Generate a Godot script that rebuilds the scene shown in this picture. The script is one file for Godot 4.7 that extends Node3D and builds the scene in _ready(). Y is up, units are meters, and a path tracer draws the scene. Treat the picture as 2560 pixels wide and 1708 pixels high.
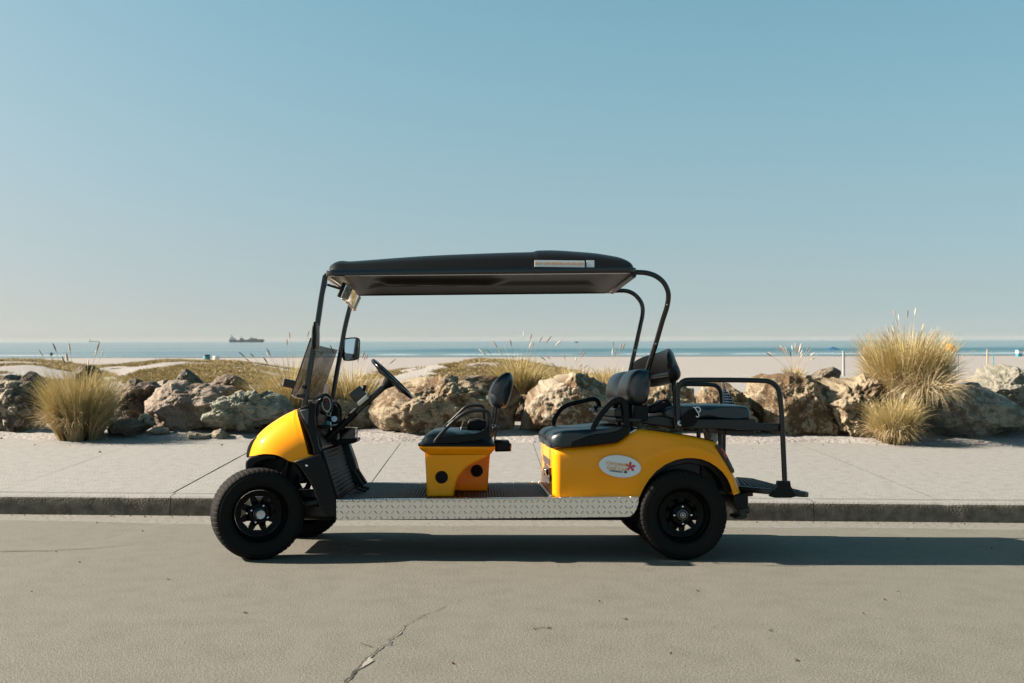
extends Node3D
# A yellow six-seat golf cart parked at the kerb of a beach road. Metres, y up.

var M := {}
var cart: Node3D
var noise_a := FastNoiseLite.new()
var noise_b := FastNoiseLite.new()
var noise_c := FastNoiseLite.new()
var noise_d := FastNoiseLite.new()

# ---------------------------------------------------------------- geometry
class Geo:
	var v := PackedVector3Array()
	var c := PackedColorArray()
	var uv := PackedVector2Array()
	var t := PackedInt32Array()
	var colored := false

	func tri(a: int, b: int, d: int) -> void:
		t.append(a); t.append(b); t.append(d)

	func add(p: Vector3, col := Color.WHITE) -> int:
		v.append(p); c.append(col)
		return v.size() - 1

	func patch(rows: Array, wrap := false, cols: Array = []) -> Geo:
		var n: int = rows[0].size()
		var base := v.size()
		for i in rows.size():
			v.append_array(rows[i])
			if cols:
				c.append_array(cols[i])
			else:
				for k in n:
					c.append(Color.WHITE)
		if cols:
			colored = true
		var m := n if wrap else n - 1
		for i in rows.size() - 1:
			for j in m:
				var a := base + i * n + j
				var b := base + i * n + (j + 1) % n
				t.append_array([a, b, a + n, b, b + n, a + n])
		return self

	func cap(pts: PackedVector3Array) -> Geo:
		var nn := Vector3.ZERO
		for i in pts.size():
			nn += pts[i].cross(pts[(i + 1) % pts.size()])
		if nn.length() < 1e-9:
			return self
		nn = nn.normalized()
		var ax := nn.cross(Vector3.UP if absf(nn.y) < 0.9 else Vector3.RIGHT).normalized()
		var ay := nn.cross(ax)
		var flat := PackedVector2Array()
		for p in pts:
			flat.append(Vector2(p.dot(ax), p.dot(ay)))
		var base := v.size()
		var bent := 0
		for i in flat.size():
			var e := flat[(i + 1) % flat.size()] - flat[i]
			if e.cross(flat[(i + 2) % flat.size()] - flat[(i + 1) % flat.size()]) < -1e-7:
				bent += 1
		for p in pts:
			add(p)
		if bent == 0 or bent == flat.size():
			var mid := Vector3.ZERO
			for p in pts:
				mid += p / pts.size()
			var m := add(mid)
			for k in pts.size():
				tri(base + k, base + (k + 1) % pts.size(), m)
			return self
		for k in Geometry2D.triangulate_polygon(flat):
			t.append(base + k)
		return self

	func join(o: Geo, xf := Transform3D()) -> Geo:
		var base := v.size()
		for p in o.v:
			v.append(xf * p)
		c.append_array(o.c)
		for k in o.t:
			t.append(base + k)
		colored = colored or o.colored
		return self

	func mesh() -> ArrayMesh:
		var n := PackedVector3Array()
		n.resize(v.size())
		for k in range(0, t.size(), 3):
			var a := v[t[k]]
			var f := (v[t[k + 2]] - a).cross(v[t[k + 1]] - a)
			n[t[k]] += f; n[t[k + 1]] += f; n[t[k + 2]] += f
		for k in n.size():
			n[k] = n[k].normalized() if n[k].length() > 1e-12 else Vector3.UP
		var arr := []
		arr.resize(Mesh.ARRAY_MAX)
		arr[Mesh.ARRAY_VERTEX] = v
		arr[Mesh.ARRAY_NORMAL] = n
		if colored:
			arr[Mesh.ARRAY_COLOR] = c
		if uv.size() == v.size():
			arr[Mesh.ARRAY_TEX_UV] = uv
		arr[Mesh.ARRAY_INDEX] = t
		var m := ArrayMesh.new()
		m.add_surface_from_arrays(Mesh.PRIMITIVE_TRIANGLES, arr)
		return m

func f2(a: Array) -> PackedVector2Array:
	var o := PackedVector2Array()
	for i in range(0, a.size(), 2):
		o.append(Vector2(a[i], a[i + 1]))
	return o

func f3(a: Array) -> PackedVector3Array:
	var o := PackedVector3Array()
	for i in range(0, a.size(), 3):
		o.append(Vector3(a[i], a[i + 1], a[i + 2]))
	return o

func smooth2(p: PackedVector2Array, n := 5, closed := true) -> PackedVector2Array:
	var o := PackedVector2Array()
	var m := p.size()
	for i in (m if closed else m - 1):
		var a := p[(i - 1 + m) % m] if closed or i > 0 else p[0]
		var b := p[i]
		var c := p[(i + 1) % m]
		var d := p[(i + 2) % m] if closed or i + 2 < m else p[m - 1]
		for k in n:
			o.append(b.cubic_interpolate(c, a, d, float(k) / n))
	if not closed:
		o.append(p[m - 1])
	return o

func smooth3(p: PackedVector3Array, n := 5) -> PackedVector3Array:
	var o := PackedVector3Array()
	var m := p.size()
	for i in m - 1:
		var a := p[maxi(i - 1, 0)]
		var d := p[mini(i + 2, m - 1)]
		for k in n:
			o.append(p[i].cubic_interpolate(p[i + 1], a, d, float(k) / n))
	o.append(p[m - 1])
	return o

# sweeps a round (or, with sides 4, a square) section along a path
func tube(path: PackedVector3Array, r: float, sides := 10, flat_r := 0.0, up := Vector3(0, 0, 1)) -> Geo:
	var g := Geo.new()
	var rows := []
	for i in path.size():
		var d := (path[mini(i + 1, path.size() - 1)] - path[maxi(i - 1, 0)]).normalized()
		var x := up - d * up.dot(d)
		if x.length() < 0.05:
			x = Vector3(0.3, 1, 0.2) - d * Vector3(0.3, 1, 0.2).dot(d)
		x = x.normalized()
		var y := d.cross(x)
		var ring := PackedVector3Array()
		for k in sides:
			var a := TAU * (k + 0.5) / sides
			if flat_r > 0.0:   # rounded square
				var ca := cos(a)
				var sa := sin(a)
				ring.append(path[i] + x * signf(ca) * pow(absf(ca), 0.4) * r + y * signf(sa) * pow(absf(sa), 0.4) * flat_r)
			else:
				ring.append(path[i] + (x * cos(a) + y * sin(a)) * r)
		rows.append(ring)
	g.patch(rows, true)
	g.cap(rows[0]); g.cap(rows[-1])
	return g

# turns a profile of (radius, along) about the z axis
func lathe(prof: PackedVector2Array, segs := 48, xf := Transform3D()) -> Geo:
	var rows := []
	for p in prof:
		var ring := PackedVector3Array()
		for k in segs:
			var a := TAU * k / segs
			ring.append(xf * Vector3(cos(a) * p.x, sin(a) * p.x, p.y))
		rows.append(ring)
	return Geo.new().patch(rows, true)

# a box with rounded edges
func rbox(s: Vector3, r: float, xf := Transform3D(), n := 3) -> Geo:
	var g := Geo.new()
	r = minf(r, minf(s.x, minf(s.y, s.z)) * 0.49)
	var h := s * 0.5 - Vector3(r, r, r)
	var rows := []
	var lat := []
	for i in n + 1:
		lat.append([PI / 2 - PI / 2 * i / n, 1.0])
	for i in n + 1:
		lat.append([-PI / 2 * i / n, -1.0])
	for l in lat:
		var ring := PackedVector3Array()
		for q in 4:
			for k in n + 1:
				var a := PI / 2 * (q + float(k) / n)
				var sx := 1.0 if q == 0 or q == 3 else -1.0
				var sy := 1.0 if q < 2 else -1.0
				ring.append(xf * Vector3(sx * h.x + r * cos(a) * cos(l[0]), l[1] * h.y + r * sin(l[0]), sy * h.z + r * sin(a) * cos(l[0])))
		rows.append(ring)
	g.patch(rows, true)
	g.cap(rows[0]); g.cap(rows[-1])
	return g

func inset(p: PackedVector2Array, d: float) -> PackedVector2Array:
	var area := 0.0
	for i in p.size():
		area += p[i].cross(p[(i + 1) % p.size()])
	var sgn := 1.0 if area > 0 else -1.0
	var o := PackedVector2Array()
	for i in p.size():
		var a := (p[i] - p[(i - 1 + p.size()) % p.size()]).normalized()
		var b := (p[(i + 1) % p.size()] - p[i]).normalized()
		var na := Vector2(-a.y, a.x) * sgn
		var nb := Vector2(-b.y, b.x) * sgn
		var m := (na + nb).normalized()
		o.append(p[i] + m * d / maxf(0.5, m.dot(na)))
	return o

func flipped(p: PackedVector2Array, d: float) -> bool:   # an edge turned round: the inset is too deep
	var q := inset(p, d)
	for i in p.size():
		var k := (i + 1) % p.size()
		if (p[k] - p[i]).dot(q[k] - q[i]) < 0.0 and p[k].distance_to(p[i]) > 0.002:
			return true
	return false

# a polygon in the xy plane pushed from z0 (front) to z1, edges rounded by r
func plate(p: PackedVector2Array, z0: float, z1: float, r := 0.004, steps := 2) -> Geo:
	var g := Geo.new()
	var rows := []
	var sg := 1.0 if z0 > z1 else -1.0
	r = minf(r, absf(z0 - z1) * 0.49)
	while r > 0.0004 and (Geometry2D.triangulate_polygon(inset(p, r)).size() != (p.size() - 2) * 3 or flipped(p, r)):
		r *= 0.75
	for i in steps + 1:
		var a := PI / 2 * i / steps
		rows.append(up3(inset(p, r * (1 - sin(a))), z0 - sg * r * (1 - cos(a))))
	for i in steps + 1:
		var a := PI / 2 * (steps - i) / steps
		rows.append(up3(inset(p, r * (1 - sin(a))), z1 + sg * r * (1 - cos(a))))
	g.patch(rows, true)
	g.cap(rows[0]); g.cap(rows[-1])
	return g

func up3(p: PackedVector2Array, z: float) -> PackedVector3Array:
	var o := PackedVector3Array()
	for q in p:
		o.append(Vector3(q.x, q.y, z))
	return o

# an upholstered profile from z0 to z1 with rounded ends; deform bends every point
func pillow(p: PackedVector2Array, z0: float, z1: float, r: float, deform: Callable, n := 26) -> Geo:
	var c := Vector2.ZERO
	for q in p:
		c += q / p.size()
	var zs := []
	for i in 7:
		var a := PI / 2 * i / 6
		zs.append([z0 - r * (1 - sin(a)), cos(a)])
	for i in range(1, n):
		zs.append([lerpf(z0 - r, z1 + r, float(i) / n), 0.0])
	for i in 7:
		var a := PI / 2 * (6 - i) / 6
		zs.append([z1 + r * (1 - sin(a)), cos(a)])
	zs.sort_custom(func(x, y): return x[0] > y[0])
	var rows := []
	for q in zs:
		var z: float = q[0]
		var e := maxf(0.0, maxf((z - (z0 - r)) / r, ((z1 + r) - z) / r))
		var k := r * (1 - sqrt(maxf(0.0, 1 - e * e)))
		var ring := PackedVector3Array()
		for w in p:
			var dd := w - c
			var s := maxf(0.25, 1.0 - k / maxf(dd.length(), 0.02))
			ring.append(deform.call(Vector3(c.x + dd.x * s, c.y + dd.y * s, z)))
		rows.append(ring)
	var g := Geo.new().patch(rows, true)
	g.cap(rows[0]); g.cap(rows[-1])
	return g

# a body shell: stations of [bottom, top] seen from the side, near side z0, far side z1, top edges rounded by r
func shell(st: Array, z0: float, z1: float, r: Variant, ins: Array, bulge := 0.01, nv := 8, crown := 0.0) -> Geo:
	var rows := []
	var zc := (z0 + z1) / 2
	for i in st.size():
		var b: Vector2 = st[i][0]
		var d: Vector2 = st[i][1] - b
		var l := maxf(d.length(), 1e-4)
		d /= l
		var hw: float = absf(z0 - z1) / 2 - ins[i]
		var rr := minf(minf(r[i] if r is Array else r, l * 0.95), hw * 0.9)
		var side := []
		for k in nv + 1:
			var s := (l - rr) * k / nv
			side.append([s, bulge * sin(PI * s / l)])
		for k in range(1, 8):
			var a := PI / 2 * k / 7
			side.append([l - rr + rr * sin(a), -rr * (1 - cos(a))])
		for k in range(1, 4):
			side.append([l + crown * k / 4.0, -rr - (hw - rr) * k / 4.0])
		var ring := PackedVector3Array()
		for k in side.size():
			ring.append(Vector3(b.x + d.x * side[k][0], b.y + d.y * side[k][0], zc + hw + side[k][1]))
		ring.append(Vector3(b.x + d.x * (l + crown), b.y + d.y * (l + crown), zc))
		for k in range(side.size() - 1, -1, -1):
			ring.append(Vector3(b.x + d.x * side[k][0], b.y + d.y * side[k][0], zc - hw - side[k][1]))
		rows.append(ring)
	var g := Geo.new().patch(rows)
	g.cap(rows[0]); g.cap(rows[-1])
	return g

# ---------------------------------------------------------------- naming
func numbered(parent: Node, called: String) -> String:
	if not parent.has_node(NodePath(called)):
		return called
	var k := 1
	while parent.has_node(NodePath("%s_%03d" % [called, k])):
		k += 1
	return "%s_%03d" % [called, k]

func put(called: String, g: Variant, m: Material, parent: Node = self, label := "") -> MeshInstance3D:
	var o := MeshInstance3D.new()
	o.name = numbered(parent, called)
	o.mesh = g.mesh() if g is Geo else g
	o.material_override = m
	parent.add_child(o, true)
	if label:
		o.set_meta("label", label)
	return o

func spot(called: String, parent: Node = self, at := Transform3D()) -> Node3D:
	var o := Node3D.new()
	o.name = numbered(parent, called)
	o.transform = at
	parent.add_child(o, true)
	return o

func tag(o: Node, label: String, category: String, group := "") -> Node:
	o.set_meta("label", label)
	o.set_meta("category", category)
	if group:
		o.set_meta("group", group)
	return o

func structure(o: Node, label: String, category := "") -> Node:
	o.set_meta("kind", "structure")
	o.set_meta("label", label)
	if category:
		o.set_meta("category", category)
	return o

# ---------------------------------------------------------------- materials
func mat(r: float, g: float, b: float, rough := 0.6, metal := 0.0, coat := 0.0) -> StandardMaterial3D:
	var m := StandardMaterial3D.new()
	m.albedo_color = Color(r, g, b).linear_to_srgb()
	m.roughness = rough
	m.metallic = metal
	m.cull_mode = BaseMaterial3D.CULL_DISABLED
	if coat > 0:
		m.clearcoat_enabled = true
		m.clearcoat = coat
		m.clearcoat_roughness = 0.06
	return m

func noise_tex(seed_: int, freq: float, octaves: int, ramp: Array, size := 512, kind := FastNoiseLite.TYPE_SIMPLEX_SMOOTH, as_normal := false, bump := 4.0) -> NoiseTexture2D:
	var n := FastNoiseLite.new()
	n.seed = seed_
	n.noise_type = kind
	n.frequency = freq
	n.fractal_octaves = octaves
	var t := NoiseTexture2D.new()
	t.width = size
	t.height = size
	t.seamless = true
	t.generate_mipmaps = false
	t.noise = n
	t.as_normal_map = as_normal
	t.bump_strength = bump
	if ramp:
		var gr := Gradient.new()
		gr.offsets = PackedFloat32Array(ramp.map(func(x): return x[0]))
		gr.colors = PackedColorArray(ramp.map(func(x): return Color(x[1], x[2], x[3]).linear_to_srgb()))
		t.color_ramp = gr
	return t

func triplanar(m: StandardMaterial3D, scale: float, world := true) -> StandardMaterial3D:
	m.uv1_triplanar = true
	m.uv1_world_triplanar = world
	m.uv1_scale = Vector3.ONE * scale
	m.uv1_triplanar_sharpness = 4.0
	return m

func make_materials() -> void:
	M.yellow = mat(0.84, 0.3, 0.003, 0.4, 0.0, 0.55)
	M.yellow.metallic_specular = 0.12
	M.yellow.roughness_texture = noise_tex(8, 0.02, 4, [[0.0, 0.35, 0.35, 0.35], [0.6, 0.8, 0.8, 0.8], [1.0, 1, 1, 1]], 512)
	M.yellow.roughness = 0.55
	triplanar(M.yellow, 1.2, false)
	M.black = mat(0.005, 0.005, 0.0055, 0.4)                 # powder-coated frame
	M.gloss_black = mat(0.003, 0.003, 0.0035, 0.12, 0.0, 0.3)
	M.rim = mat(0.004, 0.004, 0.0045, 0.3)
	M.rim.metallic_specular = 0.22
	M.plastic = mat(0.005, 0.0052, 0.0055, 0.4)                # moulded roof and fenders
	M.plastic.metallic_specular = 0.3
	M.plastic.normal_enabled = true
	M.plastic.normal_texture = noise_tex(5, 0.2, 2, [], 256, FastNoiseLite.TYPE_SIMPLEX, true, 2.0)
	M.plastic.normal_scale = 0.25
	triplanar(M.plastic, 3.0, false)
	M.lining = mat(0.013, 0.0108, 0.008, 0.42)                # underside of the roof
	M.lining.metallic_specular = 0.3
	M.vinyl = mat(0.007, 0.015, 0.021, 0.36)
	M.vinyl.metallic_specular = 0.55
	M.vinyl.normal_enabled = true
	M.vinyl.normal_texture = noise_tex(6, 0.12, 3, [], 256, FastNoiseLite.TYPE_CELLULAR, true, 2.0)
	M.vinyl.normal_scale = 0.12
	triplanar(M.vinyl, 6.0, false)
	M.rubber = mat(0.0085, 0.008, 0.0075, 0.75)
	M.rubber.metallic_specular = 0.25
	M.rubber.normal_enabled = true
	M.rubber.normal_texture = noise_tex(7, 0.15, 3, [], 256, FastNoiseLite.TYPE_SIMPLEX, true, 3.0)
	M.mat = mat(0.006, 0.0065, 0.0075, 0.6)
	M.mat.metallic_specular = 0.35
	M.rubber.normal_scale = 0.3
	triplanar(M.rubber, 5.0, false)
	M.chrome = mat(0.75, 0.76, 0.78, 0.16, 1.0)
	M.mirror = mat(0.85, 0.86, 0.87, 0.03, 1.0)
	M.silver = mat(0.5, 0.5, 0.51, 0.35, 0.8)
	M.sticker = mat(0.62, 0.66, 0.68, 0.3, 0.0, 0.4)
	M.white = mat(0.75, 0.76, 0.77, 0.45)
	M.cream = mat(0.62, 0.58, 0.5, 0.5)
	M.pale_blue = mat(0.35, 0.48, 0.6, 0.4)
	M.red = mat(0.42, 0.02, 0.015, 0.2, 0.0, 0.8)
	M.orange = mat(0.75, 0.3, 0.03, 0.6)
	M.flower = mat(0.5, 0.03, 0.06, 0.6)
	M.teal = mat(0.02, 0.28, 0.28, 0.4)
	M.navy = mat(0.01, 0.02, 0.08, 0.7)
	M.amber = mat(0.5, 0.18, 0.01, 0.3, 0.0, 0.6)
	M.tint = StandardMaterial3D.new()
	M.tint.albedo_color = Color(0.17, 0.125, 0.085, 0.84)
	M.tint.transparency = BaseMaterial3D.TRANSPARENCY_ALPHA
	M.tint.roughness = 0.08
	M.tint.metallic_specular = 0.12
	M.tint.cull_mode = BaseMaterial3D.CULL_DISABLED
	M.lens = mat(0.02, 0.025, 0.03, 0.05, 0.0, 1.0)
	# chequer plate: raised lozenges computed into a relief
	var im := Image.create(256, 256, false, Image.FORMAT_RGBA8)
	for y in 256:
		for x in 256:
			var h := 0.0
			for ci in 4:
				for cj in 4:
					var cx := ci * 64 + 32.0
					var cy := cj * 64 + 32.0
					var dx := x - cx
					var dy := y - cy
					var s := 1.0 if (ci + cj) % 2 == 0 else -1.0
					var a := (dx + s * dy) * 0.7071
					var b := (dx - s * dy) * 0.7071
					h = maxf(h, clampf(1.6 - sqrt(pow(a / 25.0, 2) + pow(b / 6.5, 2)) * 1.6, 0, 1))
			im.set_pixel(x, y, Color(h, h, h))
	M.chequer = mat(0.78, 0.735, 0.68, 0.25, 1.0)
	M.chequer.heightmap_enabled = true
	M.chequer.heightmap_texture = ImageTexture.create_from_image(im)
	M.chequer.heightmap_scale = 0.7
	triplanar(M.chequer, 7.6, false)
	# asphalt worn pale
	M.road = mat(1, 1, 1, 0.9)
	M.road.albedo_texture = noise_tex(11, 0.17, 2, [[0.0, 0.03, 0.028, 0.022], [0.3, 0.085, 0.081, 0.067], [0.5, 0.122, 0.117, 0.098], [0.72, 0.15, 0.144, 0.121], [1.0, 0.27, 0.26, 0.22]], 1024)
	M.road.normal_enabled = true
	M.road.normal_texture = noise_tex(12, 0.3, 2, [], 1024, FastNoiseLite.TYPE_SIMPLEX, true, 5.0)
	M.road.normal_scale = 0.45
	M.road.detail_enabled = true
	M.road.detail_blend_mode = BaseMaterial3D.BLEND_MODE_MUL
	M.road.detail_albedo = noise_tex(13, 0.014, 5, [[0.0, 0.84, 0.84, 0.83], [0.35, 0.92, 0.92, 0.915], [0.6, 0.98, 0.98, 0.98], [1.0, 1, 1, 1]], 512)
	triplanar(M.road, 0.55)
	M.road.uv2_triplanar = true
	M.road.uv2_world_triplanar = true
	M.road.uv2_scale = Vector3(0.13, 0.13, 0.29)
	M.concrete = mat(1, 1, 1, 0.88)
	M.concrete.albedo_texture = noise_tex(21, 0.02, 5, [[0.0, 0.138, 0.135, 0.127], [0.4, 0.175, 0.172, 0.164], [0.7, 0.186, 0.183, 0.175], [1.0, 0.205, 0.201, 0.193]], 1024)
	M.concrete.normal_enabled = true
	M.concrete.normal_texture = noise_tex(22, 0.2, 3, [], 512, FastNoiseLite.TYPE_SIMPLEX, true, 2.0)
	M.concrete.normal_scale = 0.3
	triplanar(M.concrete, 0.35)
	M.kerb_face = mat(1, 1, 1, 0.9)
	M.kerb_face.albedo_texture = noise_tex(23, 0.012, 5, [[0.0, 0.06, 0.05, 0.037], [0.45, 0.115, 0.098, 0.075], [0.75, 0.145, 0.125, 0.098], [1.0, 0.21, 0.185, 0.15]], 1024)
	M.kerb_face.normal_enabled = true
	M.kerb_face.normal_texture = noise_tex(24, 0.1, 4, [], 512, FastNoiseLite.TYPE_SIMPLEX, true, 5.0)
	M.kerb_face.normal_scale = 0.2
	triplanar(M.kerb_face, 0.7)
	M.gutter = mat(1, 1, 1, 0.85)
	M.gutter.albedo_texture = noise_tex(14, 0.05, 5, [[0.0, 0.11, 0.106, 0.093], [0.5, 0.137, 0.133, 0.118], [1.0, 0.16, 0.156, 0.14]], 1024)
	M.gutter.normal_enabled = true
	M.gutter.normal_texture = noise_tex(15, 0.16, 3, [], 512, FastNoiseLite.TYPE_SIMPLEX, true, 3.0)
	M.gutter.normal_scale = 0.3
	triplanar(M.gutter, 0.4)
	M.gutter.uv1_scale = Vector3(0.15, 0.5, 0.6)
	M.dirt_and_crack_shade = mat(0.022, 0.018, 0.013, 1.0)  # dark bed under the slabs; also paints the shade inside road cracks
	M.spot = mat(0.09, 0.06, 0.035, 0.9)
	M.chip = mat(0.2, 0.19, 0.168, 0.95)
	M.sand = mat(1, 1, 1, 0.95)
	M.sand.albedo_texture = noise_tex(31, 0.015, 5, [[0.0, 0.175, 0.163, 0.154], [0.5, 0.21, 0.197, 0.188], [1.0, 0.24, 0.226, 0.217]], 1024)
	M.sand.normal_enabled = true
	M.sand.normal_texture = noise_tex(32, 0.03, 5, [], 1024, FastNoiseLite.TYPE_SIMPLEX, true, 6.0)
	M.sand.normal_scale = 0.7
	triplanar(M.sand, 0.3)
	M.rock = mat(1, 1, 1, 0.92)
	M.rock.vertex_color_use_as_albedo = true
	M.rock.albedo_texture = noise_tex(41, 0.03, 6, [[0.0, 0.5, 0.48, 0.45], [0.45, 0.86, 0.85, 0.83], [1.0, 1, 1, 1]], 1024)
	M.rock.normal_enabled = true
	M.rock.normal_texture = noise_tex(42, 0.025, 6, [], 1024, FastNoiseLite.TYPE_SIMPLEX, true, 14.0)
	M.rock.normal_scale = 1.0
	triplanar(M.rock, 1.3)
	M.grass = mat(1, 1, 1, 0.75)
	M.grass.vertex_color_use_as_albedo = true
	M.grass.backlight_enabled = true
	M.grass.backlight = Color(0.55, 0.55, 0.5)
	M.sea = mat(0.035, 0.085, 0.095, 0.1)
	M.sea.normal_enabled = true
	M.sea.normal_texture = noise_tex(51, 0.02, 5, [], 1024, FastNoiseLite.TYPE_SIMPLEX, true, 10.0)
	M.sea.normal_scale = 0.22
	triplanar(M.sea, 0.06)
	M.sea.uv1_scale = Vector3(0.02, 0.06, 0.09)
	M.foam = mat(0.72, 0.74, 0.75, 0.9)
	M.hull = mat(0.018, 0.04, 0.055, 0.6)
	M.ship_white = mat(0.5, 0.52, 0.52, 0.6)

func _ready() -> void:
	var cam := Camera3D.new()
	cam.name = "camera"
	cam.fov = 37.85
	cam.near = 0.1
	cam.far = 40000.0
	cam.transform = Transform3D(Basis(Vector3.RIGHT, -0.00088) * Basis(Vector3.BACK, -0.00254), Vector3(0, 1.292, 0))
	var lens := CameraAttributesPhysical.new()
	lens.frustum_focal_length = 35.0
	lens.frustum_focus_distance = 6.2
	lens.frustum_near = 0.1
	lens.frustum_far = 40000.0
	lens.exposure_aperture = 4.0
	cam.attributes = lens
	add_child(cam)
	cam.current = true
	var env := Environment.new()
	env.background_mode = Environment.BG_SKY
	env.sky = Sky.new()
	env.sky.sky_material = sky_material()
	env.tonemap_mode = Environment.TONE_MAPPER_LINEAR
	env.tonemap_exposure = EXPOSURE
	env.fog_enabled = true
	env.fog_density = 0.00003
	env.fog_light_color = Color(0.86, 0.9, 0.92)
	env.sdfgi_enabled = true
	env.ssao_enabled = true
	env.ssil_enabled = true
	var we := WorldEnvironment.new()
	we.name = "environment"
	we.environment = env
	add_child(we)
	var sun := DirectionalLight3D.new()
	sun.name = "sun"
	sun.light_energy = 1.6
	sun.light_color = Color(1.0, 0.94, 0.865)
	sun.light_angular_distance = 0.5
	sun.shadow_enabled = true
	sun.transform = Transform3D(Basis.looking_at(-SUN), Vector3.ZERO)
	add_child(sun)
	noise_a.seed = 3
	noise_a.frequency = 0.01
	noise_b.seed = 17
	noise_b.frequency = 0.01
	noise_b.fractal_octaves = 5
	noise_c.seed = 29
	noise_c.noise_type = FastNoiseLite.TYPE_CELLULAR
	noise_c.cellular_return_type = FastNoiseLite.RETURN_DISTANCE2_SUB
	noise_c.frequency = 0.01
	noise_d.seed = 31
	noise_d.noise_type = FastNoiseLite.TYPE_CELLULAR
	noise_d.cellular_return_type = FastNoiseLite.RETURN_CELL_VALUE
	noise_d.cellular_jitter = 1.0
	noise_d.frequency = 0.01
	noise_d.domain_warp_enabled = true
	noise_d.domain_warp_amplitude = 12.0
	noise_d.domain_warp_frequency = 0.03
	make_materials()
	make_street()
	make_beach()
	make_sea()
	make_rocks()
	make_plants()
	make_far_things()
	make_cart()
	make_loose_things()

const EXPOSURE := 3.2
const SUN := Vector3(-0.842, 0.538, -0.045)   # towards the sun

# clear coastal air: bluest a quarter turn from the sun, milky near the horizon and towards the sun
func sky_material() -> PanoramaSkyMaterial:
	var w := 512
	var h := 256
	var im := Image.create(w, h, false, Image.FORMAT_RGBF)
	var s := SUN.normalized()
	for y in h:
		var el := (0.5 - (y + 0.5) / h) * PI
		for x in w:
			var az := (x + 0.5) / w * TAU
			var d := Vector3(sin(az) * cos(el), sin(el), -cos(az) * cos(el))
			var c := d.dot(s)
			var e := maxf(rad_to_deg(el), 0.0)
			var haze := 0.67 * exp(-e / 14.0)
			var blue := Vector3(0.208, 0.767, 1.098) * (0.7 + 0.493 * c * c) * (0.148 + exp(-e / 35.6))
			var low := Vector3(0.605, 0.471, 0.3)
			var col := low * haze + blue * (1.0 - haze)
			var glow := exp(-(1.0 - c) * 4.68) * exp(-e / 20.5)
			col += Vector3(2.0, 0.731, 0.043) * glow
			col += Vector3(2.0, 1.8, 1.5) * exp(-(1.0 - c) * 40.0)
			if el < 0.0:
				col = col.lerp(Vector3(0.24, 0.22, 0.19), smoothstep(0.0, 0.12, -el))
			col /= EXPOSURE
			im.set_pixel(x, y, Color(col.x, col.y, col.z))
	var m := PanoramaSkyMaterial.new()
	m.panorama = ImageTexture.create_from_image(im)
	return m

# ---------------------------------------------------------------- street
const FOOT := Vector3(0, -0.121, -7.877)          # kerb foot in front of the camera
const ALONG := Vector3(0.99974, -0.0072, 0.0217)  # down the street, to the right

func street(u: float, v: float, y: float) -> Vector3:   # v metres beyond the kerb foot, y above it
	return FOOT + ALONG * u + Vector3(-0.0217, 0, -0.99976) * v + Vector3(0, y, 0)

func road_y(v: float) -> float:
	var d := -v
	if d < 2.7:
		return 0.0594 * d
	return 0.0594 * 2.7 + (d - 2.7) * 0.02 + 0.0394 * 0.8 * (1.0 - exp(-(d - 2.7) / 0.8))

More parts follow.
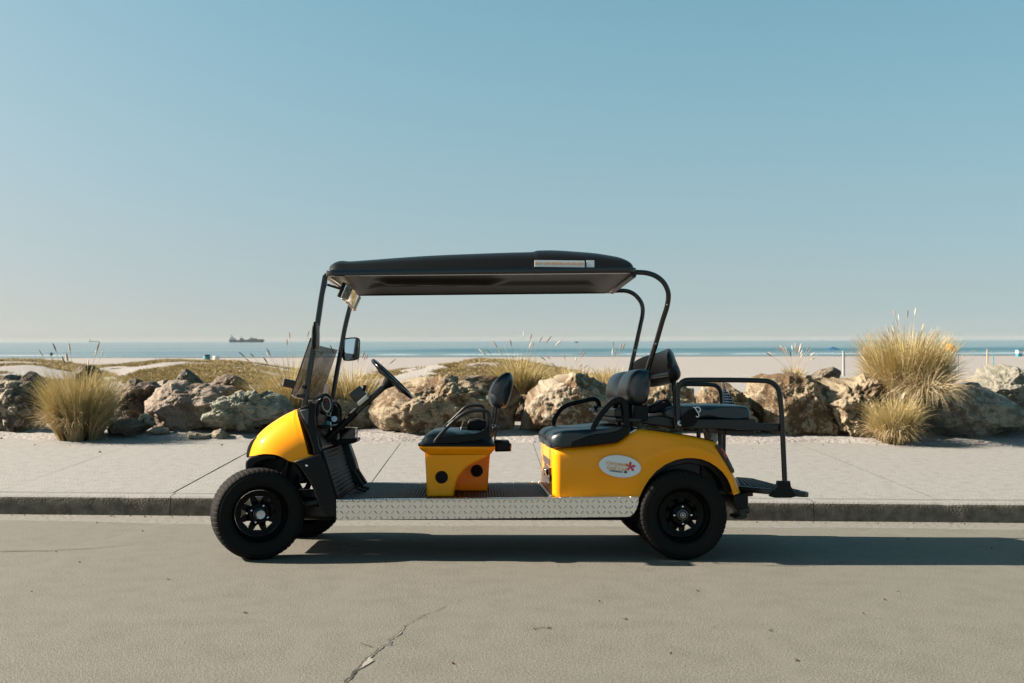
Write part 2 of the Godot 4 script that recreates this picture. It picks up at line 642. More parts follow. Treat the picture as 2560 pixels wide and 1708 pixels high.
func make_street() -> void:
	var rows := []
	var us := []
	for i in 61:
		us.append((i - 30) * 2.0 * (1.0 + pow(absf(i - 30.0) / 30.0, 4.0) * 5.0))
	for k in 60:
		var v := 0.02 - 0.12 * k if k < 30 else -3.46 - (k - 29) * 1.0 - pow(maxf(k - 44.0, 0.0), 2.6) * 0.35
		var row := PackedVector3Array()
		for u in us:
			var p := street(u, v, road_y(v))
			p.y += noise_b.get_noise_2d(u * 12.0, v * 25.0) * 0.002
			row.append(p)
		rows.append(row)
	var road := put("road", Geo.new().patch(rows), M.road)
	structure(road, "pale worn asphalt road in the foreground")
	# the paler concrete-smooth apron by the kerb
	rows = []
	for k in 14:
		var row := PackedVector3Array()
		for i in 481:
			var u := -24.0 + i * 0.1
			var wide := 0.75 + 0.35 * noise_b.get_noise_2d(u * 25.0, 5.0)
			var v := -0.0 - wide * k / 13.0
			var p := street(u, v, road_y(v) + lerpf(0.005, -0.004, k / 13.0))
			p.y += noise_b.get_noise_2d(u * 12.0, v * 25.0) * 0.002
			row.append(p)
		rows.append(row)
	structure(put("gutter", Geo.new().patch(rows), M.gutter), "paler smooth strip of road along the foot of the kerb")
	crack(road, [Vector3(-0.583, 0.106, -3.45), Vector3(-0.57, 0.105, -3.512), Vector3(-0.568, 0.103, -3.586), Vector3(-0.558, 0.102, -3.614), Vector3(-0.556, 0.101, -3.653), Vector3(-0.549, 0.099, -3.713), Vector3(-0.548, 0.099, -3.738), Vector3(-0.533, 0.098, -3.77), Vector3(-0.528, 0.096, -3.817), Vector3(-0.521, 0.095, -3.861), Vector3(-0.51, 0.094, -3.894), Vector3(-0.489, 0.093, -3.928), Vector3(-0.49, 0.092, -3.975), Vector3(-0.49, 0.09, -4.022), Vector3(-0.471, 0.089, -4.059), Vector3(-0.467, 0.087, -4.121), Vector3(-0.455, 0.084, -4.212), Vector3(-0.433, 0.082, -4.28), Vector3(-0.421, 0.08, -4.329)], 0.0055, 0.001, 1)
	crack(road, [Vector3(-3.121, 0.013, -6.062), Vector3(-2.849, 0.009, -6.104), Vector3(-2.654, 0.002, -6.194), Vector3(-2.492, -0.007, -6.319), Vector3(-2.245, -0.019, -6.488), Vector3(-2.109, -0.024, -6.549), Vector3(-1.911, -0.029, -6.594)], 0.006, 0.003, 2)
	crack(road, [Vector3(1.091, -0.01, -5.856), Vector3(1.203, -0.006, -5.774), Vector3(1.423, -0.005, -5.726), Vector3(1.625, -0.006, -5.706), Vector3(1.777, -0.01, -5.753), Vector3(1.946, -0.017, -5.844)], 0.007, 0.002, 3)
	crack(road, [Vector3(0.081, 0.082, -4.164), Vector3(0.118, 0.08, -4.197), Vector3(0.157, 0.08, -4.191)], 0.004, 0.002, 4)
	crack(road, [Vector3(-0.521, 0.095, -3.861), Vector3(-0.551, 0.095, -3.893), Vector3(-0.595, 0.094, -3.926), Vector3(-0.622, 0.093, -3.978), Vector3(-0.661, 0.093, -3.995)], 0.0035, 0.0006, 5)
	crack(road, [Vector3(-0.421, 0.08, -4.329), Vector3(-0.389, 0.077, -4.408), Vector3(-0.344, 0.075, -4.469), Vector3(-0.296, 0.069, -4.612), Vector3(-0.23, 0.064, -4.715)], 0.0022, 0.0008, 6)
	# dry leaves and grit blown on to the road
	var lr := RandomNumberGenerator.new()
	lr.seed = 12
	var lg := Geo.new()
	for p in [Vector3(0.491, 0.072, -4.348), Vector3(1.078, 0.074, -4.165), Vector3(1.065, 0.086, -3.741), Vector3(0.152, 0.08, -4.185), Vector3(-1.188, 0.083, -4.42), Vector3(0.916, 0.044, -4.95), Vector3(1.778, 0.046, -4.767), Vector3(-0.225, 0.098, -3.679), Vector3(-1.788, 0.055, -5.163)]:
		lg.join(rbox(Vector3(0.018, 0.004, 0.01), 0.0015, Transform3D(Basis(Vector3.UP, lr.randf() * TAU) * Basis(Vector3.RIGHT, lr.randf_range(-0.3, 0.3)), p + Vector3(0, 0.006, 0)), 1))
	for k in 220:
		var v: float = -lr.randf_range(0.0, 0.12) if k < 150 else -lr.randf_range(0.2, 5.5)
		var s := lr.randf_range(0.003, 0.009)
		lg.join(rbox(Vector3(s * 1.5, s, s), s * 0.3, Transform3D(Basis(Vector3.UP, lr.randf() * TAU), street(lr.randf_range(-5, 5), v, road_y(v) + s * 0.5 + 0.004)), 1))
	var lit := put("leaf_litter", lg, M.spot)
	lit.set_meta("kind", "stuff")
	lit.set_meta("label", "scattered dry leaf bits and grit on the road")
	# kerb in cast lengths
	var kerb := spot("kerb")
	structure(kerb, "grey concrete kerb with a stained upright face")
	var cuts := [-22.0, -13.5, -8.6, -2.73, 2.37, 8.1, 14.0, 22.0]
	for i in cuts.size() - 1:
		var u0: float = cuts[i] + 0.003
		var u1: float = cuts[i + 1] - 0.003
		var kr := []
		var prof := [[0.012, -0.15], [0.0, 0.0], [0.006, 0.125], [0.012, 0.143], [0.024, 0.153], [0.04, 0.157], [0.17, 0.16], [0.17, -0.1]]
		var n := maxi(4, int((u1 - u0) / 0.08))
		for q in prof:
			var row := PackedVector3Array()
			for k in n + 1:
				var u := lerpf(u0, u1, float(k) / n)
				var chip := maxf(0.0, noise_b.get_noise_2d(u * 160.0, 77.0) - 0.28) * 0.05 if q[1] > 0.12 and q[0] < 0.1 else 0.0
				row.append(street(u, q[0] + chip, q[1] - chip * 0.8 + noise_b.get_noise_2d(u * 20.0, 9.0) * 0.004))
			kr.append(row)
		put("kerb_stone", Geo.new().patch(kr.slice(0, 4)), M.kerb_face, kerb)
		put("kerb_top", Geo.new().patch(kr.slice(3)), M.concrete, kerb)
	# pavement slabs
	var walk := spot("pavement")
	structure(walk, "pale concrete pavement in broad slabs between kerb and rocks")
	var edges := [-16.0, -13.6, -11.2, -8.9, -6.6, -4.2, -2.76, -1.21, 0.32, 1.85, 3.4, 4.95, 7.2, 9.5, 12.0, 16.0]
	for i in edges.size() - 1:
		var gap := 0.0032 if edges[i] < 0.3 else 0.001
		var u0: float = edges[i] + gap
		var u1: float = edges[i + 1] - (0.0032 if edges[i + 1] < 0.3 else 0.001)
		var tilt := fmod(i * 0.37, 1.0) * 0.006 - 0.003
		var sr := []
		for q in [[0.172, -0.05, 0.0], [0.172, 0.155, 0.0], [0.178, 0.161, gap], [1.2, 0.181, gap], [2.4, 0.205, gap], [3.97, 0.237, gap], [3.975, 0.1, 0.0]]:
			var row := PackedVector3Array()
			for k in 5:
				var u: float = [u0, u0 + q[2], (u0 + u1) / 2, u1 - q[2], u1][k]
				var yy: float = q[1] - (gap if k in [0, 4] and q[2] > 0 else 0.0)
				row.append(street(u, q[0], yy + tilt))
			sr.append(row)
		put("slab", Geo.new().patch(sr), M.concrete, walk)
	put("slab_bed", Geo.new().patch([PackedVector3Array([street(-16, 0.16, 0.13), street(16, 0.16, 0.13)]), PackedVector3Array([street(-16, 3.97, 0.2), street(16, 3.97, 0.2)])]), M.dirt_and_crack_shade, walk)

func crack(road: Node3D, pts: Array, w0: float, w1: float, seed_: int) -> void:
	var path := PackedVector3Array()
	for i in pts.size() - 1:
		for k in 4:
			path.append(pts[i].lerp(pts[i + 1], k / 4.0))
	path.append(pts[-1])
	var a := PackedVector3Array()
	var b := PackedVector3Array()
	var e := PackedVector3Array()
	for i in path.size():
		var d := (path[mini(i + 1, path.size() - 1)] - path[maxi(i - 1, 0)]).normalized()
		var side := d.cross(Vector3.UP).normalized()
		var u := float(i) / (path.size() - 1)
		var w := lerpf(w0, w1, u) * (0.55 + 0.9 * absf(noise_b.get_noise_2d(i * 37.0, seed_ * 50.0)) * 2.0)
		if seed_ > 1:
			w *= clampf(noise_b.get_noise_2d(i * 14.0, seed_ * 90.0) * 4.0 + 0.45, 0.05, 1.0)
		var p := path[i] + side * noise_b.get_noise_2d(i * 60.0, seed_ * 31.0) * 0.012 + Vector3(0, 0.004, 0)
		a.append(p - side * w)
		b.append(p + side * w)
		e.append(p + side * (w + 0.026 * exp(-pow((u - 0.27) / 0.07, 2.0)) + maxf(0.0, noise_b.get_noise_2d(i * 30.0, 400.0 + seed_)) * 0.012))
	put("crack", Geo.new().patch([a, b]), M.dirt_and_crack_shade, road)  # flat strip; its dark colour paints the shade inside the crack
	if seed_ == 1:
		put("chipped_edge", Geo.new().patch([b, e]), M.chip, road)

# ---------------------------------------------------------------- beach
func beach_y(x: float, z: float) -> float:
	var d := -z
	var y := lerpf(0.1, 0.26, smoothstep(11.7, 14.5, d))
	y = lerpf(y, -0.35, smoothstep(20.0, 70.0, d))
	y = lerpf(y, -2.15, smoothstep(60.0, 226.0, d))
	# low dunes behind the rocks, left and middle
	var px := x / d
	var left := smoothstep(-0.17, -0.30, px) * exp(-pow((d - 29.0) / 11.0, 2.0)) * 0.45
	var mid := exp(-pow((px + 0.03) / 0.095, 2.0)) * exp(-pow((d - 27.0) / 10.0, 2.0)) * 0.43
	var gap := exp(-pow((px + 0.41) / 0.045, 2.0)) * exp(-pow((d - 27.0) / 14.0, 2.0)) * 0.22
	var rough := noise_b.get_noise_2d(x * 9.0, z * 9.0) * 0.26 * smoothstep(13.0, 20.0, d) * smoothstep(75.0, 35.0, d)
	y += maxf(left - gap, 0.0) + mid + rough * clampf((left + mid) * 2.4 + 0.12, 0.1, 1.0)
	y += noise_b.get_noise_2d(x * 60.0, z * 60.0) * 0.035 * smoothstep(60.0, 14.0, d)
	return y

func make_beach() -> void:
	var rows := []
	var d := 11.5
	while d < 262.0:
		var row := PackedVector3Array()
		for i in 241:
			var w := (i - 120) / 120.0
			var x := w * (12.0 + d * 0.75) * (1.0 + 0.9 * pow(absf(w), 6.0))
			var q := Vector3(x, beach_y(x, -d), -d)
			if d < 12.4:   # sand spills unevenly over the edge of the slabs
				var v := d - 11.5
				q = street(x, 3.72 + v + noise_b.get_noise_2d(x * 70.0, 3.0) * 0.42 * (1.0 - v / 0.9) + 0.1 * noise_b.get_noise_2d(x * 300.0, 8.0) * (1.0 - v / 0.9), 0.0)
				q.y += 0.226 + v * 0.06 + 0.03 * smoothstep(0.0, 0.2, v) + noise_b.get_noise_2d(x * 200.0, d * 200.0) * 0.02 * smoothstep(0.0, 0.15, v)
			row.append(q)
		rows.append(row)
		d += 0.06 if d < 12.4 else 0.012 * d
	var b := put("beach", Geo.new().patch(rows), M.sand)
	structure(b, "wide pale sandy beach with low dunes behind the rocks")

func make_sea() -> void:
	var rows := []
	var d := 205.0
	while d < 7000.0:
		var row := PackedVector3Array()
		for i in 161:
			var w := (i - 80) / 80.0
			var x := w * (80.0 + d * 0.8) * (1.0 + 2.0 * pow(absf(w), 6.0))
			var y := -2.0
			var px := x / d
			var br := 0.35 + 0.65 * smoothstep(-0.22, -0.05, px)
			y += 0.95 * br * exp(-pow((d - 292.0 - 6.0 * noise_b.get_noise_1d(x * 2.0)) / 5.0, 2.0))
			y += 0.5 * (0.4 + noise_b.get_noise_1d(x * 1.5 + 500.0)) * exp(-pow((d - 248.0) / 6.0, 2.0))
			y += 0.6 * (0.5 + noise_b.get_noise_1d(x + 900.0)) * exp(-pow((d - 420.0) / 14.0, 2.0))
			y += 0.12 * noise_b.get_noise_2d(x * 1.5, d * 8.0) * smoothstep(3000.0, 300.0, d)
			row.append(Vector3(x, y, -d))
		rows.append(row)
		d += 1.4 if d < 330.0 else (6.0 if d < 520.0 else d * 0.04)
	var s := put("sea", Geo.new().patch(rows), M.sea)
	structure(s, "calm blue sea reaching to the hazy horizon")
	# thin lines of foam along the shore
	for q in [[234.0, 0.7, -0.05]]:
		var a := PackedVector3Array()
		var c := PackedVector3Array()
		for i in 201:
			var x := (i - 100) * 2.6
			var w: float = maxf(0.0, noise_b.get_noise_1d(x * 6.0 + q[0] * 10.0) + q[2]) * 3.0 * q[1]
			a.append(Vector3(x, -1.93, -q[0] + w + 2.0 * noise_b.get_noise_1d(x * 3.0)))
			c.append(Vector3(x, -1.9, -q[0] - w + 2.0 * noise_b.get_noise_1d(x * 3.0)))
		put("foam_line", Geo.new().patch([a, c]), M.foam, s)

# ---------------------------------------------------------------- rocks
func rock(outline: PackedVector2Array, depth: float, thick: float, seed_: int, label: String, brown: Color, crust: Color, share: float, rough := 1.0, called := "boulder") -> void:
	var rng := RandomNumberGenerator.new()
	rng.seed = 900 + seed_
	var lo := outline[0]
	var hi := outline[0]
	for p in outline:
		lo = lo.min(p)
		hi = hi.max(p)
	var c := (lo + hi) / 2
	var size := (hi - lo).length()
	var na := 168
	var nr := 48
	var dense := outline
	var radius := PackedFloat32Array()
	for i in na:
		var dir := Vector2.from_angle(TAU * i / na)
		var best := 0.02
		for k in dense.size():
			var h = Geometry2D.segment_intersects_segment(c, c + dir * 10.0, dense[k], dense[(k + 1) % dense.size()])
			if h != null:
				best = maxf(best, (h - c).length())
		radius.append(best * 1.06)
	var planes := []
	planes.append([Vector3(rng.randf_range(-0.05, 0.4), rng.randf_range(-0.3, 0.08), 1.0).normalized(), rng.randf_range(0.5, 0.62)])
	for k in 15:
		var n := Vector3(rng.randf_range(-1, 1), rng.randf_range(-0.7, 1.0), rng.randf_range(0.15, 0.9)).normalized()
		planes.append([n, rng.randf_range(0.6, 0.9)])
	var rows := []
	var cols := []
	var zscale := thick / 2
	var off := Vector3(seed_ * 131.7, seed_ * 57.3, seed_ * 91.1)
	var base := Vector3(c.x, lo.y, -depth)
	for j in nr + 9:
		var front := j <= nr
		var rho := pow(float(j) / nr, 0.85) if front else 1.0 - (j - nr) / 9.0 * 0.98
		var dz := pow(maxf(0.0, 1.0 - pow(rho, 3.4)), 0.5) * (1.0 if front else -1.0)
		var ring := PackedVector3Array()
		var cr := PackedColorArray()
		for i in na:
			var a := TAU * i / na
			var q := Vector3(cos(a) * rho * radius[i], sin(a) * rho * radius[i], dz * zscale)
			if front:
				for pl in planes:   # split faces
					var n: Vector3 = pl[0]
					var reach: float = sqrt(pow(n.x * radius[i], 2.0) + pow(n.y * (hi.y - lo.y) * 0.5, 2.0) + pow(n.z * zscale, 2.0)) * pl[1]
					var over: float = n.dot(q) - reach
					if over > 0.0:
						q -= Vector3(n.x * 0.25, n.y * 0.25, n.z) * over * 0.95 / (n.x * n.x * 0.25 + n.y * n.y * 0.25 + n.z * n.z)
			var w := Vector3(q.x + c.x, q.y, q.z) * 100.0 + off
			var b := noise_b.get_noise_3dv(w * 1.6)
			var f := noise_b.get_noise_3dv(w * 7.0 + off)
			var cell := noise_c.get_noise_3dv(w * 5.0) + 1.0
			var amount := rough * (0.6 + 0.8 * clampf(b * 3.0 + 0.4, 0.0, 1.0))
			var ridge := 1.0 - absf(noise_b.get_noise_3dv(w * 2.2 + off * 2.0)) * 3.0
			var lift := (b * 0.07 + f * 0.045 * amount + (cell - 0.3) * 0.028 * amount + maxf(ridge, -0.2) * 0.03 + noise_d.get_noise_3dv(w * 3.4) * 0.026 * amount + noise_b.get_noise_3dv(w * 19.0) * 0.018 * amount) * minf(size, 1.2)
			if not front:
				lift *= 0.5
			var out := Vector3(q.x, q.y, q.z * 1.5).normalized()
			q += out * lift * (1.0 if rho < 0.9 else 0.7)
			ring.append(Vector3(q.x, q.y + c.y - lo.y, q.z))
			var m := clampf((noise_b.get_noise_3dv(w * 2.0 - off) + (share - 0.5) * 0.9 + f * 1.1 + noise_b.get_noise_3dv(w * 21.0) * 0.8) * 2.2 + 0.5, 0.0, 1.0)
			var col := brown.lerp(crust, m)
			var v := 0.66 + noise_a.get_noise_3dv(w * 4.0) * 0.22
			cr.append(Color(col.r * v, col.g * v, col.b * v))
		rows.append(ring)
		cols.append(cr)
	var g := Geo.new().patch(rows, true, cols)
	var o := put(called, g, M.rock)
	o.position = base
	tag(o, label, "rock", "rocks along the back of the pavement")

func make_rocks() -> void:
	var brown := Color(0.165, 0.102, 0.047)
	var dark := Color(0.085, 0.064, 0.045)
	var grey := Color(0.21, 0.2, 0.165)
	var rose := Color(0.25, 0.19, 0.14)
	var crust := Color(0.4, 0.33, 0.225)
	var pale := Color(0.42, 0.365, 0.275)
	var green := Color(0.36, 0.37, 0.3)
	rock(f2([-6.475, 0.798, -6.228, 0.798, -6.016, 0.782, -5.843, 0.703, -5.818, 0.604, -5.849, 0.283, -5.874, 0.09, -6.181, 0.071, -6.527, 0.072]), 12.3, 0.8, 1, "grey split boulder cut by the photo's left edge, beside a tussock", Color(0.12, 0.1, 0.078), pale, 0.42)
	rock(f2([-6.666, 0.712, -6.624, 0.833, -6.54, 0.858, -6.473, 0.853, -6.447, 0.712]), 13.0, 0.4, 2, "small dark pointed stone on top of the leftmost split boulder", dark, grey, 0.4)
	rock(f2([-6.397, 0.644, -6.376, 0.804, -6.309, 0.918, -6.236, 0.897, -6.143, 0.819, -6.06, 0.731, -6.087, 0.617]), 12.9, 0.5, 3, "dark brown wedge-shaped stone left of the green tussock", dark, rose, 0.4)
	rock(f2([-6.045, 0.651, -6.012, 0.793, -5.951, 0.924, -5.826, 0.967, -5.711, 0.939, -5.651, 0.863, -5.63, 0.65]), 13.6, 0.6, 4, "dark-topped boulder showing behind the green tussock", dark, grey, 0.42)
	rock(f2([-5.116, 0.283, -5.105, 0.549, -5.043, 0.717, -4.935, 0.824, -4.859, 0.819, -4.767, 0.778, -4.604, 0.803, -4.528, 0.7, -4.482, 0.639, -4.569, 0.445, -4.656, 0.267]), 12.7, 0.7, 5, "dark knobbly boulder with a deep hollow right of the green tussock", dark, rose, 0.5, 1.4)
	rock(f2([-4.567, 0.64, -4.524, 0.802, -4.453, 0.909, -4.389, 0.914, -4.26, 0.823, -4.142, 0.704, -4.201, 0.623]), 13.4, 0.45, 6, "pointed dark stone peaking behind the big rose-grey boulder", dark, grey, 0.45)
	rock(f2([-4.79, 0.592, -4.768, 0.742, -4.661, 0.779, -4.49, 0.779, -4.458, 0.592]), 13.3, 0.45, 7, "small grey stone between the dark knobbly boulder and the peaked one", grey, pale, 0.5)
	rock(f2([-4.576, 0.416, -4.526, 0.565, -4.436, 0.645, -4.346, 0.704, -4.266, 0.759, -4.161, 0.783, -3.987, 0.753, -3.768, 0.753, -3.559, 0.732, -3.38, 0.637, -3.36, 0.363, -3.59, 0.139, -3.889, 0.095, -4.153, 0.096, -4.387, 0.166, -4.526, 0.316]), 12.4, 0.95, 8, "large smooth rose-grey boulder above the small white stones", rose, Color(0.37, 0.305, 0.25), 0.5, 0.6)
	rock(f2([-4.011, 0.596, -3.99, 0.75, -3.899, 0.818, -3.772, 0.85, -3.629, 0.802, -3.528, 0.738, -3.481, 0.594, -3.608, 0.515]), 13.2, 0.6, 9, "dark brown domed boulder above the flat green-grey slab", dark, rose, 0.35)
	rock(f2([-3.821, 0.298, -3.749, 0.389, -3.657, 0.457, -3.637, 0.548, -3.444, 0.606, -3.087, 0.634, -2.803, 0.657, -2.692, 0.565, -2.615, 0.411, -2.799, 0.305, -3.016, 0.267, -3.706, 0.23]), 12.0, 0.75, 10, "flat green-grey slab with a rough rim, ending behind the cart's nose", Color(0.17, 0.175, 0.14), green, 0.6, 1.3)
	rock(f2([-4.931, 0.117, -4.901, 0.378, -4.727, 0.363, -4.52, 0.333, -4.327, 0.29, -4.439, 0.208, -4.603, 0.117]), 12.0, 0.5, 11, "low flat purple-grey stone lying right of the green tussock", Color(0.15, 0.13, 0.115), rose, 0.4, 0.5)
	rock(f2([-4.563, 0.286, -4.515, 0.373, -4.456, 0.416, -4.369, 0.387, -4.312, 0.266]), 12.05, 0.25, 12, "small green-grey cobble standing on the low flat stone", dark, green, 0.55)
	rock(f2([-3.888, 0.14, -3.869, 0.21, -3.827, 0.229, -3.685, 0.205, -3.544, 0.195, -3.53, 0.129, -3.733, 0.125]), 11.75, 0.22, 13, "pale squared stone on the pavement edge, left of its twin", Color(0.23, 0.21, 0.155), pale, 0.5, 0.4, "stone")
	rock(f2([-3.564, 0.134, -3.568, 0.2, -3.521, 0.233, -3.445, 0.257, -3.388, 0.2, -3.312, 0.128, -3.44, 0.115]), 11.8, 0.22, 14, "pale pyramid-shaped stone on the pavement edge under the slab", Color(0.23, 0.21, 0.155), pale, 0.6, 0.4, "stone")
	rock(f2([-4.373, 0.212, -4.306, 0.25, -4.21, 0.274, -4.115, 0.254, -4.096, 0.192, -4.22, 0.173]), 11.9, 0.2, 15, "small pale curved stone in front of the rose-grey boulder", Color(0.25, 0.22, 0.16), pale, 0.65, 0.5, "stone")
	rock(f2([-3.469, 0.074, -3.418, 0.225, -3.167, 0.295, -2.916, 0.304, -2.715, 0.253, -2.705, 0.062, -3.117, 0.053]), 12.5, 0.5, 16, "brown boulder in the gap beneath the flat slab", dark, brown, 0.4)
	rock(f2([-2.762, 0.053, -2.726, 0.397, -2.483, 0.548, -2.25, 0.578, -2.027, 0.587, -1.804, 0.546, -1.774, 0.293, -1.816, 0.06, -2.231, 0.051]), 12.6, 0.7, 17, "brown block of rock seen through the cart's dash opening", brown, Color(0.36, 0.3, 0.2), 0.45)
	rock(f2([-1.88, 0.416, -1.756, 0.604, -1.622, 0.722, -1.459, 0.796, -1.301, 0.83, -0.989, 0.864, -0.594, 0.873, -0.273, 0.867, -0.139, 0.876, 0.018, 0.782, 0.127, 0.683, 0.136, 0.46, 0.076, 0.233, -0.003, 0.075, -0.398, 0.057, -0.893, 0.073, -1.461, 0.074, -1.708, 0.178, -1.806, 0.317]), 12.3, 1.15, 18, "long brown crusted boulder behind the steering wheel and front seat", brown, crust, 0.5, 1.2)
	rock(f2([0.036, 0.105, 0.095, 0.425, 0.164, 0.629, 0.32, 0.809, 0.563, 0.857, 0.738, 0.881, 0.971, 0.856, 1.2, 0.773, 1.398, 0.617, 1.456, 0.325, 1.407, 0.091, 0.58, 0.079]), 12.1, 1.1, 19, "big pale-topped tan boulder behind the cart's rear bench", brown, pale, 0.58, 0.8)
	rock(f2([1.383, 0.052, 1.405, 0.705, 1.606, 0.765, 1.807, 0.764, 2.108, 0.738, 2.319, 0.662, 2.429, 0.491, 2.418, 0.059, 1.855, 0.041]), 12.5, 0.9, 20, "yellowish crusted boulder seen above the rear-facing bench", brown, crust, 0.55, 1.2)
	rock(f2([2.242, 0.079, 2.263, 0.56, 2.352, 0.756, 2.523, 0.809, 2.704, 0.765, 2.881, 0.632, 3.003, 0.362, 3.026, 0.077, 2.546, 0.064]), 12.2, 0.7, 21, "tan rounded boulder behind the small flag", brown, Color(0.4, 0.33, 0.22), 0.5)
	rock(f2([2.893, 0.157, 2.904, 0.626, 2.954, 0.775, 3.023, 0.834, 3.285, 0.863, 3.434, 0.877, 3.557, 0.837, 3.774, 0.797, 3.972, 0.55, 4.05, 0.253, 4.148, 0.055, 3.555, 0.042, 3.012, 0.082]), 12.3, 1.0, 22, "dark brown smooth boulder flecked with pale scars behind the footboard", Color(0.15, 0.095, 0.045), crust, 0.27, 0.8)
	rock(f2([3.679, 0.608, 3.709, 0.754, 3.85, 0.818, 4.051, 0.832, 4.256, 0.836, 4.441, 0.792, 4.646, 0.684, 4.733, 0.459, 4.713, 0.215, 4.61, 0.069, 4.244, 0.06, 3.99, 0.065, 3.795, 0.168, 3.708, 0.413]), 12.15, 1.0, 23, "rugged honeycombed tan boulder under the tall straw tussock", Color(0.16, 0.115, 0.065), crust, 0.52, 1.9)
	rock(f2([3.934, 0.729, 3.998, 0.825, 4.104, 0.899, 4.242, 0.925, 4.38, 0.887, 4.4, 0.707]), 13.2, 0.4, 24, "small stone with a dark cap beside the thin white post", Color(0.25, 0.21, 0.16), dark, 0.5, 0.5)
	rock(f2([4.771, 0.073, 4.859, 0.365, 5.054, 0.632, 5.298, 0.714, 5.638, 0.742, 5.93, 0.712, 6.124, 0.605, 6.318, 0.507, 6.512, 0.312, 6.56, 0.059, 5.685, 0.047]), 12.1, 1.2, 25, "broad grey boulder at the right edge, shaded by the tall tussock", Color(0.2, 0.195, 0.165), Color(0.4, 0.385, 0.32), 0.45, 0.5)
	rock(f2([5.907, 0.587, 6.011, 0.768, 6.167, 0.913, 6.322, 0.964, 6.452, 0.958, 6.685, 0.88, 6.996, 0.739, 7.099, 0.35, 6.632, 0.3]), 12.9, 0.9, 26, "pale ribbed boulder rising behind the broad grey one at the right edge", Color(0.27, 0.26, 0.21), Color(0.36, 0.345, 0.285), 0.5, 0.8)
	rock(f2([4.662, -0.006, 4.714, 0.305, 4.844, 0.589, 5.078, 0.718, 5.285, 0.64, 5.44, 0.303, 5.465, -0.008]), 12.9, 0.6, 27, "dark boulder wedged behind the small straw tussock, under the tall one", Color(0.1, 0.085, 0.06), rose, 0.4, 0.8)
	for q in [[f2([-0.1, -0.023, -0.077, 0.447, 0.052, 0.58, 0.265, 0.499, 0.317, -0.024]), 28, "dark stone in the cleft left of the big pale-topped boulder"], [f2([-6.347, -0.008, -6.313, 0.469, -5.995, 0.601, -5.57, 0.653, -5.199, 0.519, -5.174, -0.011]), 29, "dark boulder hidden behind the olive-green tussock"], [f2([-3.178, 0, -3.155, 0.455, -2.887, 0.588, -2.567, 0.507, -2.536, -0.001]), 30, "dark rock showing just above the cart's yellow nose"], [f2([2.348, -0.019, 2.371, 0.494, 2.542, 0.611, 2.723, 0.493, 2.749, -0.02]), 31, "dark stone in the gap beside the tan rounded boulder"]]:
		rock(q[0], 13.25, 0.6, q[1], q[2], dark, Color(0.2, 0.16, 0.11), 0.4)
	# pebbles strewn on the pavement edge
	var rng := RandomNumberGenerator.new()
	rng.seed = 4
	var g := Geo.new()
	for k in 120:
		var u := rng.randf_range(-8, 8)
		var v: float = 3.62 + absf(rng.randfn(0, 0.16)) * (1 if rng.randf() < 0.8 else -2.0)
		var s := rng.randf_range(0.005, 0.018)
		g.join(rbox(Vector3(s * 1.6, s, s * 1.3), s * 0.35, Transform3D(Basis(Vector3.UP, rng.randf() * TAU), street(u, v, 0.15 + v * 0.0212 + s * 0.6)), 1))
	var peb := put("gravel", g, M.concrete)
	peb.set_meta("kind", "stuff")
	peb.set_meta("label", "loose pebbles and sand grains along the back of the pavement")

# ---------------------------------------------------------------- plants
func blades(n: int, h: float, spread: float, r0: float, droop: float, pal: Array, rng: RandomNumberGenerator, lean := Vector3.ZERO, width := 0.005, floor_y := 0.01) -> Geo:
	var g := Geo.new()
	g.colored = true
	for k in n:
		var az := rng.randf() * TAU
		var out := Vector3(cos(az), 0, sin(az))
		var q := sqrt(rng.randf())
		var at := out * r0 * q
		var tilt := spread * pow(q, 0.8) * rng.randf_range(0.6, 1.15)
		var len := h * rng.randf_range(0.55, 1.05) * (1.0 - 0.12 * q)
		var dr := droop * rng.randf_range(0.1, 1.9)
		out = out.rotated(Vector3.UP, rng.randf_range(-0.7, 0.7))
		var dir := (Vector3.UP * cos(tilt) + out * sin(tilt) + lean * rng.randf_range(0.5, 1.2)).normalized()
		var side := dir.cross(Vector3(cos(az * 3.1), 0.2, sin(az * 3.1))).normalized()
		var col: Color = pal[rng.randi() % pal.size()]
		var vv := rng.randf_range(0.75, 1.2)
		col = Color(col.r * vv, col.g * vv, col.b * vv)
		var p := at
		var last := -1
		var segs := 6
		for s in segs + 1:
			var u := float(s) / segs
			var w := width * (1.0 - 0.85 * u) * rng.randf_range(0.8, 1.1)
			var c2 := col.lerp(Color(0.46, 0.36, 0.19), 0.35 * u)
			var a := g.add(p - side * w, c2)
			var b := g.add(p + side * w, c2)
			if last >= 0:
				g.tri(last, last + 1, a)
				g.tri(last + 1, b, a)
			last = a
			dir = (dir + (Vector3.DOWN * 0.5 + out * 0.25) * dr * u / segs * 2.0).normalized()
			p += dir * len / segs
			if p.y < floor_y:
				p.y = floor_y
	return g

